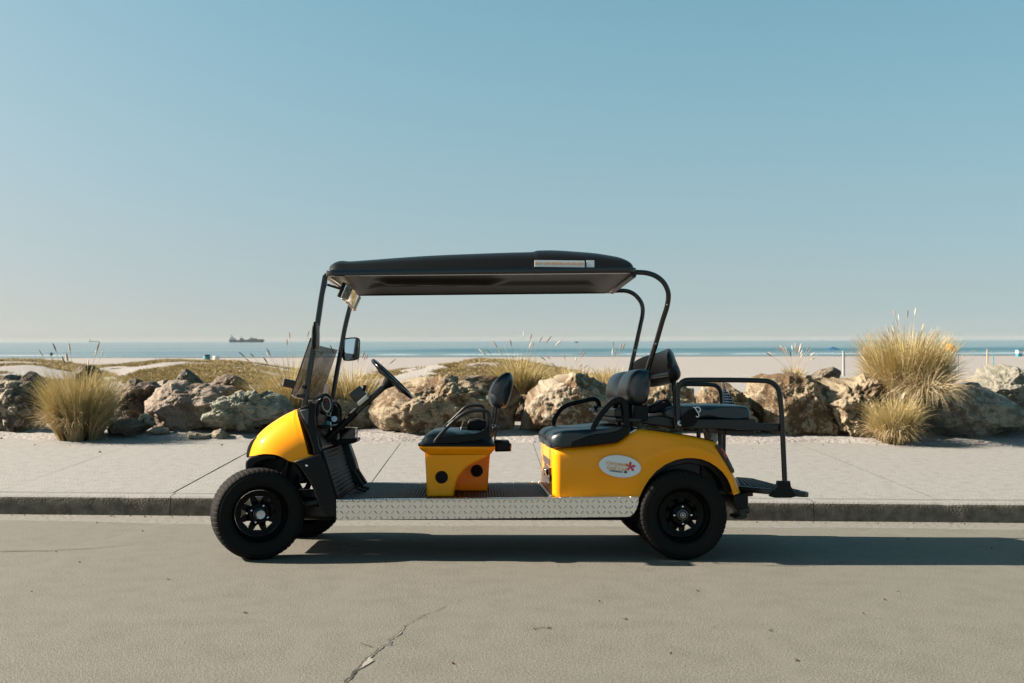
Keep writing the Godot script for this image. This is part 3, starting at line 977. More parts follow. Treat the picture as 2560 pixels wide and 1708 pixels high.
func seed_head(h: float, az: float, tilt: float, size: float, parent: Node3D, dark: bool, at := Vector3.ZERO) -> void:
	var out := Vector3(cos(az), 0, sin(az))
	var path := PackedVector3Array()
	for s in 8:
		var u := s / 7.0
		path.append(at + out * (sin(tilt) * u + 0.12 * u * u) * h + Vector3.UP * (cos(tilt) * u - 0.05 * u * u * absf(sin(tilt))) * h)
	var head := Node3D.new()
	head.name = numbered(parent, "flower_spike")
	parent.add_child(head, true)
	put("stem", tube(path, 0.0016, 4), M.straw, head)
	var d := (path[7] - path[6]).normalized()
	var top := path[7]
	var rows := []
	for s in 9:
		var u := s / 8.0
		var r := size * 0.06 * pow(sin(PI * clampf(u * 0.92 + 0.06, 0, 1)), 0.6)
		var x := d.cross(Vector3(0, 0, 1)).normalized()
		var y := d.cross(x)
		var ring := PackedVector3Array()
		for k in 7:
			var a := TAU * k / 7
			var rr := r * (1.0 + (0.35 if (k + s) % 2 else -0.2))
			ring.append(top + d * size * u + Vector3(0, -0.12 * size * u * u, 0) + (x * cos(a) + y * sin(a)) * rr)
		rows.append(ring)
	put("seed_head", Geo.new().patch(rows, true), M.spike_dark if dark else M.spike_pale, head)

func tussock(at: Vector3, h: float, spread: float, n: int, pal: Array, label: String, heads: int, head_h: float, seed_: int, droop := 1.0, r0 := 0.12, skirt := 0.5, lean := Vector3.ZERO, floor_y := 0.01) -> Node3D:
	var rng := RandomNumberGenerator.new()
	rng.seed = seed_
	var o := spot("grass_tussock", self, Transform3D(Basis(), at))
	tag(o, label, "grass tussock", "grass tussocks among the rocks")
	var b := put("blades", blades(n, h, spread, r0, droop, pal, rng, lean, 0.005, floor_y), M.grass, o)
	b.set_meta("kind", "stuff")
	if skirt > 0.0:   # last year's bleached leaves hanging to the ground
		var sk := put("dead_leaves", blades(int(n * 0.6), h * skirt, spread * 1.25, r0 * 1.1, droop * 2.6, [Color(0.42, 0.32, 0.17), Color(0.34, 0.245, 0.12), Color(0.48, 0.39, 0.24), Color(0.25, 0.17, 0.08)], rng, Vector3.ZERO, 0.005, floor_y), M.grass, o)
		sk.set_meta("kind", "stuff")
	for k in heads:
		seed_head(head_h * rng.randf_range(0.75, 1.08), rng.randf() * TAU, rng.randf_range(0.08, 0.75) * spread / 0.8, rng.randf_range(0.09, 0.14), o, rng.randf() < 0.55)
	return o

func make_plants() -> void:
	M.straw = mat(0.4, 0.33, 0.2, 0.8)
	M.spike_dark = mat(0.2, 0.14, 0.105, 0.9)
	M.spike_pale = mat(0.5, 0.42, 0.34, 0.9)
	var olive := [Color(0.24, 0.205, 0.05), Color(0.32, 0.26, 0.075), Color(0.38, 0.29, 0.1), Color(0.19, 0.18, 0.045), Color(0.44, 0.34, 0.15)]
	var straw := [Color(0.4, 0.3, 0.12), Color(0.46, 0.36, 0.17), Color(0.33, 0.235, 0.08), Color(0.5, 0.41, 0.23), Color(0.26, 0.2, 0.06)]
	tussock(Vector3(-5.08, 0.129, -11.7), 0.93, 0.38, 3000, olive + straw, "round olive-green tussock with a straw skirt at the far left", 11, 1.0, 1, 1.0, 0.2, 0.75)
	tussock(Vector3(-2.805, 0.331, -12.8), 0.82, 0.85, 1700, straw, "wispy straw tussock seen left of and through the tinted windscreen", 14, 1.05, 2, 0.8, 0.22, 0.0, Vector3(-0.35, 0, 0))
	tussock(Vector3(-2.092, 0.419, -13), 0.62, 0.7, 1300, straw, "straw tussock between the cart's far mirror and steering wheel", 12, 0.78, 3, 0.8, 0.25, 0.3)
	tussock(Vector3(0.092, 0.601, -12.9), 0.55, 0.7, 1300, olive + straw, "bushy tussock with tall dark spikes above the front seat's back rest", 13, 0.72, 4, 0.8, 0.16, 0.3)
	tussock(Vector3(0.802, 0.69, -13.8), 0.3, 0.9, 500, straw, "low sparse tussock with pale spikes on the middle dune edge", 9, 0.42, 5, 0.6, 0.5, 0.0)
	tussock(Vector3(1.298, 0.582, -13.2), 0.4, 0.5, 500, straw, "thin straw tussock left of the rear bench's back rest", 5, 0.62, 6, 0.6, 0.16, 0.0)
	tussock(Vector3(4.821, 0.556, -12.15), 0.95, 0.42, 3600, straw + [Color(0.3, 0.26, 0.06)], "tall broad straw tussock spilling over the rugged boulder at right", 12, 1.0, 7, 0.9, 0.3, 0.75, Vector3.ZERO, -0.45)
	tussock(Vector3(4.453, 0.068, -11.6), 0.66, 0.36, 1600, straw + [Color(0.24, 0.23, 0.06)], "small straw tussock growing from the pavement edge below the tall one", 2, 0.5, 8, 1.6, 0.16, 0.8)
	tussock(Vector3(3.653, 0.826, -12.9), 0.16, 0.8, 120, straw, "sparse fan of dark flower spikes on the scarred brown boulder", 20, 0.36, 9, 0.6, 0.12, 0.0)
	var tall: Node3D = get_node("grass_tussock_006")
	var hr := RandomNumberGenerator.new()
	hr.seed = 55
	var hank := put("hanging_straw", blades(1000, 0.72, 0.8, 0.12, 4.2, [Color(0.5, 0.43, 0.3), Color(0.44, 0.36, 0.23), Color(0.38, 0.3, 0.17)], hr, Vector3(0, -0.1, 0.5), 0.005, -0.5), M.grass, tall)
	hank.position = Vector3(0.1, 0.02, 0.3)
	hank.set_meta("kind", "stuff")
	# dry mats of dune plants
	var rng := RandomNumberGenerator.new()
	rng.seed = 77
	var tufts := []
	for k in 3:
		tufts.append(blades(34, 0.1, 1.3, 0.13, 0.8, [Color(0.24, 0.165, 0.05), Color(0.15, 0.115, 0.035), Color(0.3, 0.22, 0.085), Color(0.09, 0.07, 0.03)], rng, Vector3.ZERO, 0.008).mesh())
	var where := [[], [], []]
	var tries := 0
	while tries < 52000:
		tries += 1
		var d := 14.0 + pow(rng.randf(), 1.3) * 32.0
		var px := rng.randf_range(-0.56, 0.2)
		var x := px * d
		var y := beach_y(x, -d)
		var flat := lerpf(0.26, -0.35, smoothstep(20.0, 70.0, d))
		var patch := noise_b.get_noise_2d(x * 22.0 + 300.0, d * 22.0)
		if y - flat < 0.11 or patch < -0.04 + (0.12 if d < 17.0 else 0.0):
			continue
		var s := rng.randf_range(0.6, 1.5)
		where[rng.randi() % 3].append(Transform3D(Basis(Vector3.UP, rng.randf() * TAU).scaled(Vector3(s, s * rng.randf_range(0.5, 1.0), s)), Vector3(x, y - 0.01, -d)))
	for k in 3:
		var mm := MultiMesh.new()
		mm.transform_format = MultiMesh.TRANSFORM_3D
		mm.mesh = tufts[k]
		mm.instance_count = where[k].size()
		for i in where[k].size():
			mm.set_instance_transform(i, where[k][i])
		var o := MultiMeshInstance3D.new()
		o.name = numbered(self, "dune_vegetation")
		o.multimesh = mm
		o.material_override = M.grass
		add_child(o, true)
		o.set_meta("kind", "stuff")
		o.set_meta("label", "dry olive and straw mats of ground cover on the dunes")

# ---------------------------------------------------------------- far things
func make_far_things() -> void:
	# cargo ship at anchor
	var d := 3300.0
	var ship := spot("cargo_ship", self, Transform3D(Basis(), Vector3(-879.036, -3.357, -3300)))
	ship.position.y = -2.0
	tag(ship, "long dark dredger-like cargo ship on the horizon at left", "ship")
	var k := d / 2489.0   # metres per pixel of the photograph at that distance
	put("hull", plate(f2([-41 * k, 0, 40 * k, 0, 44 * k, 7 * k, 33 * k, 8 * k, 30 * k, 6 * k, 8 * k, 6.5 * k, -20 * k, 6 * k, -38 * k, 6 * k, -40 * k, 8 * k, -43 * k, 8 * k]), 9, -9, 0.6), M.hull, ship)
	put("bridge_house", plate(f2([-40 * k, 6 * k, -28 * k, 6 * k, -29 * k, 10 * k, -34 * k, 11 * k, -36 * k, 15 * k, -39 * k, 15 * k]), 7, -7, 0.5), M.ship_white, ship)
	put("mast", rbox(Vector3(1.4, 12 * k, 1.4), 0.2, Transform3D(Basis(), Vector3(-38 * k, 14 * k, 0))), M.hull, ship)
	put("mast", rbox(Vector3(1.2, 8 * k, 1.2), 0.2, Transform3D(Basis(), Vector3(-14 * k, 11 * k, 0))), M.hull, ship)
	put("deck_gear", plate(f2([2 * k, 6 * k, 30 * k, 6 * k, 24 * k, 10 * k, 14 * k, 10 * k, 12 * k, 12 * k, 9 * k, 9 * k]), 6, -6, 0.4), M.hull, ship)
	put("deck_house", rbox(Vector3(8 * k, 4 * k, 12), 0.4, Transform3D(Basis(), Vector3(-12 * k, 8 * k, 0))), M.hull, ship)
	put("fore_crane", tube(PackedVector3Array([Vector3(12 * k, 8 * k, 0), Vector3(13 * k, 14 * k, 0)]), 1.0, 6), M.hull, ship)
	var boat := spot("motor_boat", self, Transform3D(Basis(), Vector3(97.03, 0.931, -1500)))
	boat.position.y = -2.0
	tag(boat, "tiny dark motor boat on the open sea right of the middle", "boat")
	put("hull", plate(f2([-3, -0.1, 3, -0.1, 4, 0.9, -3, 0.8]), 1.2, -1.2, 0.1), M.hull, boat)
	put("cabin", plate(f2([-1.5, 0.8, 1.6, 0.8, 0.8, 1.8, -1.0, 1.9]), 0.8, -0.8, 0.1), M.hull, boat)
	var far := spot("freighter", self, Transform3D(Basis(), Vector3(-3774.996, 2.961, -9000)))
	far.position.y = -2.0
	tag(far, "faint freighter almost lost in haze far left on the horizon", "ship")
	put("hull", plate(f2([-45, 0, 45, 0, 50, 9, -45, 9]), 8, -8, 0.6), M.hull, far)
	put("bridge_house", rbox(Vector3(14, 14, 12), 0.5, Transform3D(Basis(), Vector3(-36, 15, 0))), M.ship_white, far)
	# beach furniture, each standing on the sand
	var um := stand("beach_umbrella", Vector3(48.328, -0.831, -150), "blue beach canopy standing near the water right of the cart", "parasol")
	put("canopy", lathe(f2([1.12, 0.0, 0.6, 0.24, 0.05, 0.42]), 8, Transform3D(Basis(Vector3.RIGHT, -PI / 2), Vector3(0, 1.2, 0))), mat(0.006, 0.06, 0.13, 0.6), um)
	put("pole", tube(f3([0, 0, 0, 0, 1.55, 0]), 0.015, 6), M.silver, um)
	M.post_white = mat(0.33, 0.33, 0.32, 0.7)
	var post := stand("white_post", Vector3(9.99, 0.324, -30), "slim white post standing in the sand beside the dark-capped stone", "post")
	put("shaft", rbox(Vector3(0.06, 0.78, 0.06), 0.01, Transform3D(Basis(), Vector3(0, 0.36, 0))), M.post_white, post)
	put("post_cap", rbox(Vector3(0.085, 0.03, 0.085), 0.01, Transform3D(Basis(), Vector3(0, 0.76, 0))), M.post_white, post)
	var bin := stand("litter_bin", Vector3(-18.396, 0.008, -60), "teal cylindrical litter bin on the sand behind the left dune", "bin")
	put("drum", lathe(f2([0.001, 0.0, 0.2, 0.0, 0.21, 0.3, 0.2, 0.75, 0.001, 0.75]), 20, Transform3D(Basis(Vector3.RIGHT, -PI / 2), Vector3.ZERO)), mat(0.02, 0.16, 0.19, 0.6), bin)
	put("drum_rim", lathe(f2([0.2, 0.74, 0.225, 0.76, 0.2, 0.8]), 20, Transform3D(Basis(Vector3.RIGHT, -PI / 2), Vector3.ZERO)), M.hull, bin)
	var wb := stand("litter_bin", Vector3(-18.412, 0.014, -62), "pale litter bin right of the teal one on the sand", "bin")
	put("drum", lathe(f2([0.001, 0.0, 0.19, 0.0, 0.2, 0.7, 0.001, 0.72]), 20, Transform3D(Basis(Vector3.RIGHT, -PI / 2), Vector3.ZERO)), M.cream, wb)
	var tower := stand("lifeguard_stand", Vector3(86.531, -1.878, -170), "small white and teal lifeguard hut near the right edge", "hut")
	put("cabin", rbox(Vector3(0.75, 0.5, 0.9), 0.03, Transform3D(Basis(), Vector3(0, 0.85, 0))), M.white, tower)
	put("hut_roof", rbox(Vector3(0.9, 0.14, 1.1), 0.03, Transform3D(Basis(), Vector3(0, 1.16, 0))), mat(0.02, 0.2, 0.26, 0.6), tower)
	put("hut_base", rbox(Vector3(0.75, 0.45, 0.9), 0.03, Transform3D(Basis(), Vector3(0, 0.3, 0))), mat(0.02, 0.24, 0.28, 0.6), tower)
	var par := stand("beach_parasol", Vector3(52.838, -0.201, -120), "orange beach parasol tipped towards the sea right of the tall tussock", "parasol")
	put("canopy", lathe(f2([0.62, 0.0, 0.4, 0.24, 0.03, 0.34]), 10, Transform3D(Basis(Vector3.RIGHT, -0.5), Vector3(0, 1.2, 0.1))), M.orange, par)
	put("pole", tube(f3([0, 0, 0, 0, 1.3, 0]), 0.025, 6), M.white, par)
	var pf := stand("beach_parasol", Vector3(42.665, -0.176, -120), "small tan beach parasol just left of the tall tussock", "parasol")
	put("canopy", lathe(f2([0.4, 0.0, 0.28, 0.3, 0.03, 0.4]), 10, Transform3D(Basis(Vector3.RIGHT, -PI / 2), Vector3(0, 1.0, 0))), mat(0.3, 0.2, 0.09, 0.7), pf)
	put("pole", tube(f3([0, 0, 0, 0, 1.1, 0]), 0.025, 6), M.white, pf)
	var n := 0
	for q in [[Vector3(13.437, 0.255, -30), 0.62, "thin grey net post nearest the tall tussock"], [Vector3(14.317, 0.193, -30), 0.76, "thin tan net post second from the tall tussock"], [Vector3(23.197, 0.111, -48), 0.6, "thin teal net post standing farthest from the tussock"], [Vector3(21.308, 0.212, -48), 0.55, "faint grey net post behind the nearest one"]]:
		var pp := stand("net_post", q[0], q[2], "post", "net posts on the beach")
		put("shaft", rbox(Vector3(0.035, q[1] + 0.1, 0.035), 0.008, Transform3D(Basis(), Vector3(0, q[1] / 2, 0))), [M.silver, M.straw, M.teal, M.silver][n], pp)
		n += 1
	var sign_ := stand("beach_marker", Vector3(-60.122, -0.707, -130), "dark round marker on a stick at the water's edge, far left", "marker")
	put("disc", lathe(f2([0.001, 0.02, 0.2, 0.02, 0.22, 0.0, 0.2, -0.02, 0.001, -0.02]), 14, Transform3D(Basis(), Vector3(0, 0.75, 0))), M.hull, sign_)
	put("stick", tube(f3([0, 0, 0, 0, 0.7, 0]), 0.03, 6), M.hull, sign_)

func stand(called: String, at: Vector3, label: String, category: String, group := "") -> Node3D:
	var o := spot(called, self, Transform3D(Basis(), Vector3(at.x, beach_y(at.x, at.z) - 0.02, at.z)))
	tag(o, label, category, group)
	return o

# ---------------------------------------------------------------- the golf cart
func keep(p: Vector3) -> Vector3:
	return p

func make_wheel(at: Vector3, steer: float, far: bool, front: bool) -> void:
	var turn := Basis(Vector3.UP, steer + (PI if far else 0.0)) * Basis(Vector3.BACK, 0.35 if front else 0.8)
	var w := spot("wheel", cart, Transform3D(turn.scaled(Vector3.ONE * (1.025 if front else 1.015)), at))
	# tyre: z = 0 is the outer shoulder, the axle runs along -z
	var prof := f2([0.162, -0.018, 0.17, -0.007, 0.186, -0.001, 0.188, -0.001, 0.205, 0.001, 0.222, -0.001, 0.223, 0.0008, 0.226, 0.0008, 0.227, -0.003, 0.238, -0.007, 0.2395, -0.006, 0.247, -0.012, 0.254, -0.022, 0.258, -0.036, 0.2595, -0.052, 0.26, -0.07, 0.252, -0.0705, 0.252, -0.078, 0.26, -0.0785, 0.2605, -0.105])
	var half := prof.size()
	for k in range(half - 2, -1, -1):
		prof.append(Vector2(prof[k].x, -0.21 - prof[k].y))
	var segs := 448
	var rows := []
	for k in prof.size():
		var p := prof[k]
		var ring := PackedVector3Array()
		for s in segs:
			var a := TAU * s / segs
			var r := p.x
			var mirrored := k >= half
			if p.x > 0.244 and (s + (3 if mirrored else 0)) % 8 == 0 and absf(p.y + 0.105) > 0.025:
				r -= 0.006
			elif p.x > 0.25 and absf(p.y + 0.105) < 0.03 and s % 7 == 0:
				r -= 0.004
			ring.append(Vector3(cos(a) * r, sin(a) * r, p.y))
		rows.append(ring)
	put("tyre", Geo.new().patch(rows, true), M.rubber, w)
	var rim := lathe(f2([0.132, -0.2, 0.132, -0.098, 0.134, -0.088, 0.137, -0.07, 0.141, -0.06, 0.147, -0.056, 0.15, -0.05, 0.152, -0.03, 0.156, -0.018, 0.162, -0.012, 0.1665, -0.01, 0.168, -0.014, 0.168, -0.022]), 72)
	# the pressed disc with its eight wedge-shaped openings
	var zf := func(r: float) -> float: return -0.062 - 0.03 * smoothstep(0.055, 0.075, r) + 0.008 * smoothstep(0.1, 0.132, r)
	var na := 192
	var rr := []
	for k in 35:
		rr.append(lerpf(0.03, 0.132, k / 34.0))
	for back in 2:
		var base := rim.v.size()
		for r in rr:
			for k in na:
				var a := TAU * k / na
				rim.add(Vector3(cos(a) * r, sin(a) * r, zf.call(r) - 0.005 * back))
		for i in rr.size() - 1:
			for k in na:
				var a := fposmod(TAU * (k + 0.5) / na, TAU / 8) - TAU / 16
				var r: float = (rr[i] + rr[i + 1]) / 2
				var u := r * cos(a)
				if u > 0.063 and u < 0.096 and absf(r * sin(a)) < 0.003 + (u - 0.063) * 0.56:
					continue
				var p0 := base + i * na + k
				var p1 := base + i * na + (k + 1) % na
				rim.t.append_array([p0, p1, p0 + na, p1, p1 + na, p0 + na])
	put("rim", rim, M.rim, w)
	put("hub", lathe(f2([0.001, -0.052, 0.03, -0.052, 0.038, -0.056, 0.04, -0.066, 0.06, -0.1, 0.06, -0.16, 0.001, -0.16]), 32), M.gloss_black, w)
	for k in 4:
		var a := TAU * (k + 0.5) / 4
		var nut := lathe(f2([0.001, -0.042, 0.005, -0.042, 0.0085, -0.046, 0.0095, -0.056, 0.012, -0.058, 0.012, -0.064]), 6 if front else 12, Transform3D(Basis(), Vector3(cos(a), sin(a), 0) * 0.0508))
		put("lug_nut", nut, M.chrome, w)
	if front:
		put("hub_sleeve", lathe(f2([0.031, -0.055, 0.031, -0.035, 0.029, -0.03, 0.02, -0.03]), 28), M.gloss_black, w)
		put("hub_cap", lathe(f2([0.0265, -0.05, 0.0265, -0.008, 0.025, -0.002, 0.022, 0.0, 0.019, -0.003, 0.001, -0.003]), 32), M.silver, w)
	else:
		put("hub_cap", lathe(f2([0.021, -0.055, 0.021, -0.047, 0.019, -0.045, 0.001, -0.045]), 24), M.gloss_black, w)
		var em := lathe(f2([0.0165, -0.046, 0.0165, -0.0435, 0.0135, -0.0435, 0.0135, -0.046]), 24)
		var star := PackedVector2Array()
		for k in 10:
			star.append(Vector2.from_angle(TAU * k / 10 + 0.3) * (0.011 if k % 2 == 0 else 0.005))
		em.join(plate(star, -0.0435, -0.0455, 0.0004, 1))
		put("hub_emblem", em, M.silver, w)

func make_cart() -> void:
	cart = spot("golf_cart", self, Transform3D(Basis(Vector3.UP, deg_to_rad(2.2)) * Basis(Vector3.BACK, deg_to_rad(-0.62)) * Basis(Vector3.RIGHT, deg_to_rad(-3.4)), Vector3(0, 0, -5.83)))
	tag(cart, "yellow six-seat golf cart with black roof parked along the kerb", "golf cart")
	make_wheel(Vector3(-1.468, 0.266, -0.012), deg_to_rad(21), false, true)
	make_wheel(Vector3(1.016, 0.264, 0.0), 0.0, false, false)
	make_wheel(Vector3(-1.44, 0.26, -1.19), deg_to_rad(22), true, true)
	make_wheel(Vector3(1.016, 0.262, -1.2), 0.0, true, false)
	for z in [-0.25, -0.95]:
		put("axle_arm", tube(f3([-1.43, 0.27, z, -1.1, 0.33, z * 0.9 - 0.06]), 0.03), M.black, cart)
	put("rear_axle", tube(f3([1.016, 0.262, -0.12, 1.016, 0.262, -1.08]), 0.045, 16), M.black, cart)
	put("front_axle", tube(f3([-1.455, 0.262, -0.16, -1.455, 0.262, -1.04]), 0.03, 12), M.black, cart)
	put("spring", tube(f3([-1.42, 0.4, -0.34, -1.36, 0.62, -0.34]), 0.022, 12), M.black, cart)
	put("inner_liner", plate(f2([-1.587, 0.588, -1.43, 0.581, -1.343, 0.547, -1.3, 0.496, -1.287, 0.461, -1.309, 0.442, -1.329, 0.466, -1.353, 0.405, -1.45, 0.368, -1.575, 0.49]), -0.38, -0.82, 0.008), M.black, cart)
	put("chassis", rbox(Vector3(2.9, 0.14, 0.6), 0.03, Transform3D(Basis(), Vector3(-0.15, 0.27, -0.6))), M.black, cart)
	build_front()
	build_floor()
	build_front_seat()
	build_rear_body()
	build_rear_seats()
	build_roof()
	build_rear_deck()
	build_fittings()

func build_front() -> void:
	# yellow cowl: sections fan out from the headlamp tip to the dash
	var T := smooth2(f2([-1.598, 0.593, -1.584, 0.65, -1.561, 0.701, -1.516, 0.753, -1.458, 0.799, -1.396, 0.839, -1.347, 0.864, -1.313, 0.876, -1.288, 0.837, -1.263, 0.783, -1.237, 0.71, -1.219, 0.646, -1.211, 0.607]), 4, false)
	var B := smooth2(f2([-1.545, 0.602, -1.524, 0.606, -1.501, 0.611, -1.473, 0.615, -1.444, 0.615, -1.414, 0.613, -1.383, 0.606, -1.353, 0.593, -1.319, 0.575, -1.286, 0.57, -1.252, 0.583, -1.214, 0.598, -1.175, 0.612]), 4, false)
	var top := PackedVector2Array()
	for p in T:
		if p.x <= T[28].x + 0.001:
			top.append(p)
	var roll := 0.23
	var rows := []
	for i in T.size():
		var ring := PackedVector3Array()
		for k in 29:
			var p := B[i].lerp(T[i], 1.0 - pow(1.0 - k / 28.0, 1.7))
			var d := 10.0
			for q in top.size() - 1:
				d = minf(d, Geometry2D.get_closest_point_to_segment(p, top[q], top[q + 1]).distance_to(p))
			var e := 1.0 - minf(d / roll, 1.0)
			ring.append(Vector3(p.x, p.y, -0.065 - 0.2 * (1.0 - sqrt(maxf(0.0, 1.0 - e * e)))))
		var near := ring.duplicate()
		for k in range(1, 8):
			ring.append(near[28].lerp(Vector3(near[28].x, near[28].y, -1.2 - near[28].z), k / 8.0))
		for k in range(28, -1, -1):
			ring.append(Vector3(near[k].x, near[k].y, -1.2 - near[k].z))
		rows.append(ring)
	put("cowl", Geo.new().patch(rows), M.yellow, cart)
	# headlamps wrapped round the nose
	for s in [1.0, -1.0]:
		var lamp := spot("headlight", cart)
		var lp := smooth2(f2([-1.603, 0.592, -1.599, 0.636, -1.581, 0.68, -1.555, 0.709, -1.54, 0.707, -1.559, 0.668, -1.575, 0.626, -1.588, 0.59]), 3)
		var g := plate(lp, -0.2, -0.36, 0.02, 3)
		if s < 0:
			for k in g.v.size():
				g.v[k].z = -1.2 - g.v[k].z
		put("lens", g, M.lens, lamp)
	# black bumper and wheel well under the nose
	put("front_bumper", plate(smooth2(f2([-1.59, 0.535, -1.588, 0.568, -1.57, 0.592, -1.528, 0.606, -1.462, 0.616, -1.41, 0.609, -1.409, 0.578, -1.452, 0.578, -1.498, 0.566, -1.536, 0.54, -1.559, 0.506, -1.584, 0.506]), 3), -0.12, -1.08, 0.04, 4), M.plastic, cart)
	put("wheel_well", plate(f2([-1.458, 0.61, -1.382, 0.598, -1.301, 0.563, -1.204, 0.537, -1.142, 0.391, -1.194, 0.403, -1.258, 0.509, -1.322, 0.556, -1.405, 0.582]), -0.22, -0.98, 0.01), M.black, cart)
	for s in [1.0, -1.0]:
		var z0 := -0.045 if s > 0 else -1.1
		var z1 := -0.11 if s > 0 else -1.155
		put("fender_panel", plate(f2([-1.291, 0.574, -1.231, 0.592, -1.133, 0.621, -1.109, 0.56, -1.077, 0.46, -1.037, 0.345, -1.036, 0.247, -1.078, 0.252, -1.104, 0.268, -1.125, 0.287, -1.142, 0.322, -1.157, 0.363, -1.174, 0.41, -1.198, 0.457, -1.22, 0.492, -1.244, 0.525, -1.268, 0.553]), z0, z1, 0.008, 3), M.plastic, cart)
		put("fender_screw", lathe(f2([0.001, 0.004, 0.006, 0.003, 0.008, 0.0]), 12, Transform3D(Basis(), Vector3(-1.214, 0.55, -0.045) if s > 0 else Vector3(-1.2, 0.6, -1.155))), M.chrome, cart)
		# the dash cheek behind the cowl
		put("dash_cheek", plate(smooth2(f2([-1.272, 0.874, -1.255, 0.891, -1.22, 0.908, -1.178, 0.917, -1.173, 0.889, -1.174, 0.818, -1.163, 0.735, -1.148, 0.665, -1.135, 0.62, -1.173, 0.608, -1.185, 0.66, -1.213, 0.738, -1.244, 0.806]), 3), -0.06 if s > 0 else -1.08, -0.12 if s > 0 else -1.14, 0.012, 3), M.plastic, cart)
	# grey textured patch at the foot of the strut
	put("strut_cover", plate(f2([-1.265, 0.874, -1.251, 0.877, -1.209, 0.886, -1.21, 0.818, -1.214, 0.785, -1.243, 0.832]), -0.05, -0.075, 0.006), mat(0.06, 0.062, 0.062, 0.7), cart)
	put("dashboard", plate(smooth2(f2([-1.263, 0.874, -1.221, 0.905, -1.183, 0.917, -1.161, 0.903, -1.158, 0.86, -1.167, 0.817, -1.161, 0.745, -1.136, 0.66, -1.15, 0.631, -1.178, 0.655, -1.213, 0.745]), 3), -0.115, -1.085, 0.02, 3), M.plastic, cart)
	var hood := f3([-1.185, 0.852, -0.14, -1.18, 0.907, -0.16, -1.152, 0.934, -0.2, -1.145, 0.929, -0.52, -1.12, 0.916, -0.62, -1.106, 0.879, -0.66, -1.103, 0.817, -0.66, -1.115, 0.754, -0.66])
	put("dash_hood", tube(smooth3(hood, 4), 0.011, 8), M.plastic, cart)
	put("dash_cubby", plate(f2([-1.268, 0.879, -1.228, 0.92, -1.138, 0.916, -1.104, 0.88, -1.099, 0.756, -1.121, 0.653, -1.202, 0.612, -1.234, 0.678]), -0.58, -0.61, 0.006), M.mat, cart)
	put("glove_shelf", rbox(Vector3(0.1, 0.02, 0.5), 0.008, Transform3D(Basis(), Vector3(-1.145, 0.776, -0.4))), M.plastic, cart)
	# the oval gauge
	var gx := Transform3D(Basis(Vector3.UP, 1.12) * Basis(Vector3.RIGHT, -0.1).scaled(Vector3(1.3, 1.3, 1.3)), Vector3(-1.136, 0.91, -0.24))
	var gauge := spot("gauge", cart, gx)
	put("housing", lathe(f2([0.04, -0.05, 0.052, 0.0, 0.05, 0.006, 0.046, 0.004, 0.044, -0.004]), 32), M.gloss_black, gauge)
	put("dial", lathe(f2([0.001, 0.0, 0.034, 0.0, 0.044, -0.003]), 28), M.black, gauge)
	put("dial_ring", lathe(f2([0.03, 0.003, 0.0345, 0.0045, 0.038, 0.003]), 28), M.silver, gauge)
	put("dial_mark", plate(f2([0, 0.03, 0.009, 0.018, 0, 0.006, -0.009, 0.018]), 0.0035, 0.001, 0.0005, 1), M.red, gauge)
	# firewall with a ribbed mat
	var fw := PackedVector2Array()
	var a := Vector3(-1.128, 0.637, -0.1)
	var b := Vector3(-1.033, 0.354, -0.1)
	for k in 49:
		var q := a.lerp(b, k / 48.0)
		fw.append(Vector2(q.x + (0.007 if k % 4 < 2 else 0.0), q.y))
	fw.append(Vector2(b.x - 0.05, b.y)); fw.append(Vector2(a.x - 0.05, a.y))
	put("firewall_mat", plate(fw, -0.1, -0.95, 0.002, 1), M.mat, cart)
	put("firewall_edge", plate(f2([-1.141, 0.633, -1.122, 0.638, -1.026, 0.351, -1.047, 0.346]), -0.075, -0.1, 0.004), M.plastic, cart)
	put("firewall_side", plate(f2([-1.153, 0.652, -1.088, 0.663, -1.037, 0.527, -0.991, 0.374, -1.062, 0.369, -1.113, 0.526]), -0.93, -1.06, 0.01), M.black, cart)
	var cup := spot("cup_holder", cart)
	put("cup", plate(smooth2(f2([-1.105, 0.756, -1.089, 0.759, -1.005, 0.756, -1, 0.743, -1.002, 0.691, -1.009, 0.675, -1.093, 0.672, -1.101, 0.691]), 2), -0.62, -0.78, 0.012, 3), M.gloss_black, cup)
	put("cup_rim", plate(smooth2(f2([-1.132, 0.678, -1.007, 0.689, -0.986, 0.687, -0.989, 0.668, -1.017, 0.655, -1.116, 0.644, -1.137, 0.655]), 2), -0.6, -0.8, 0.008, 2), M.plastic, cup)

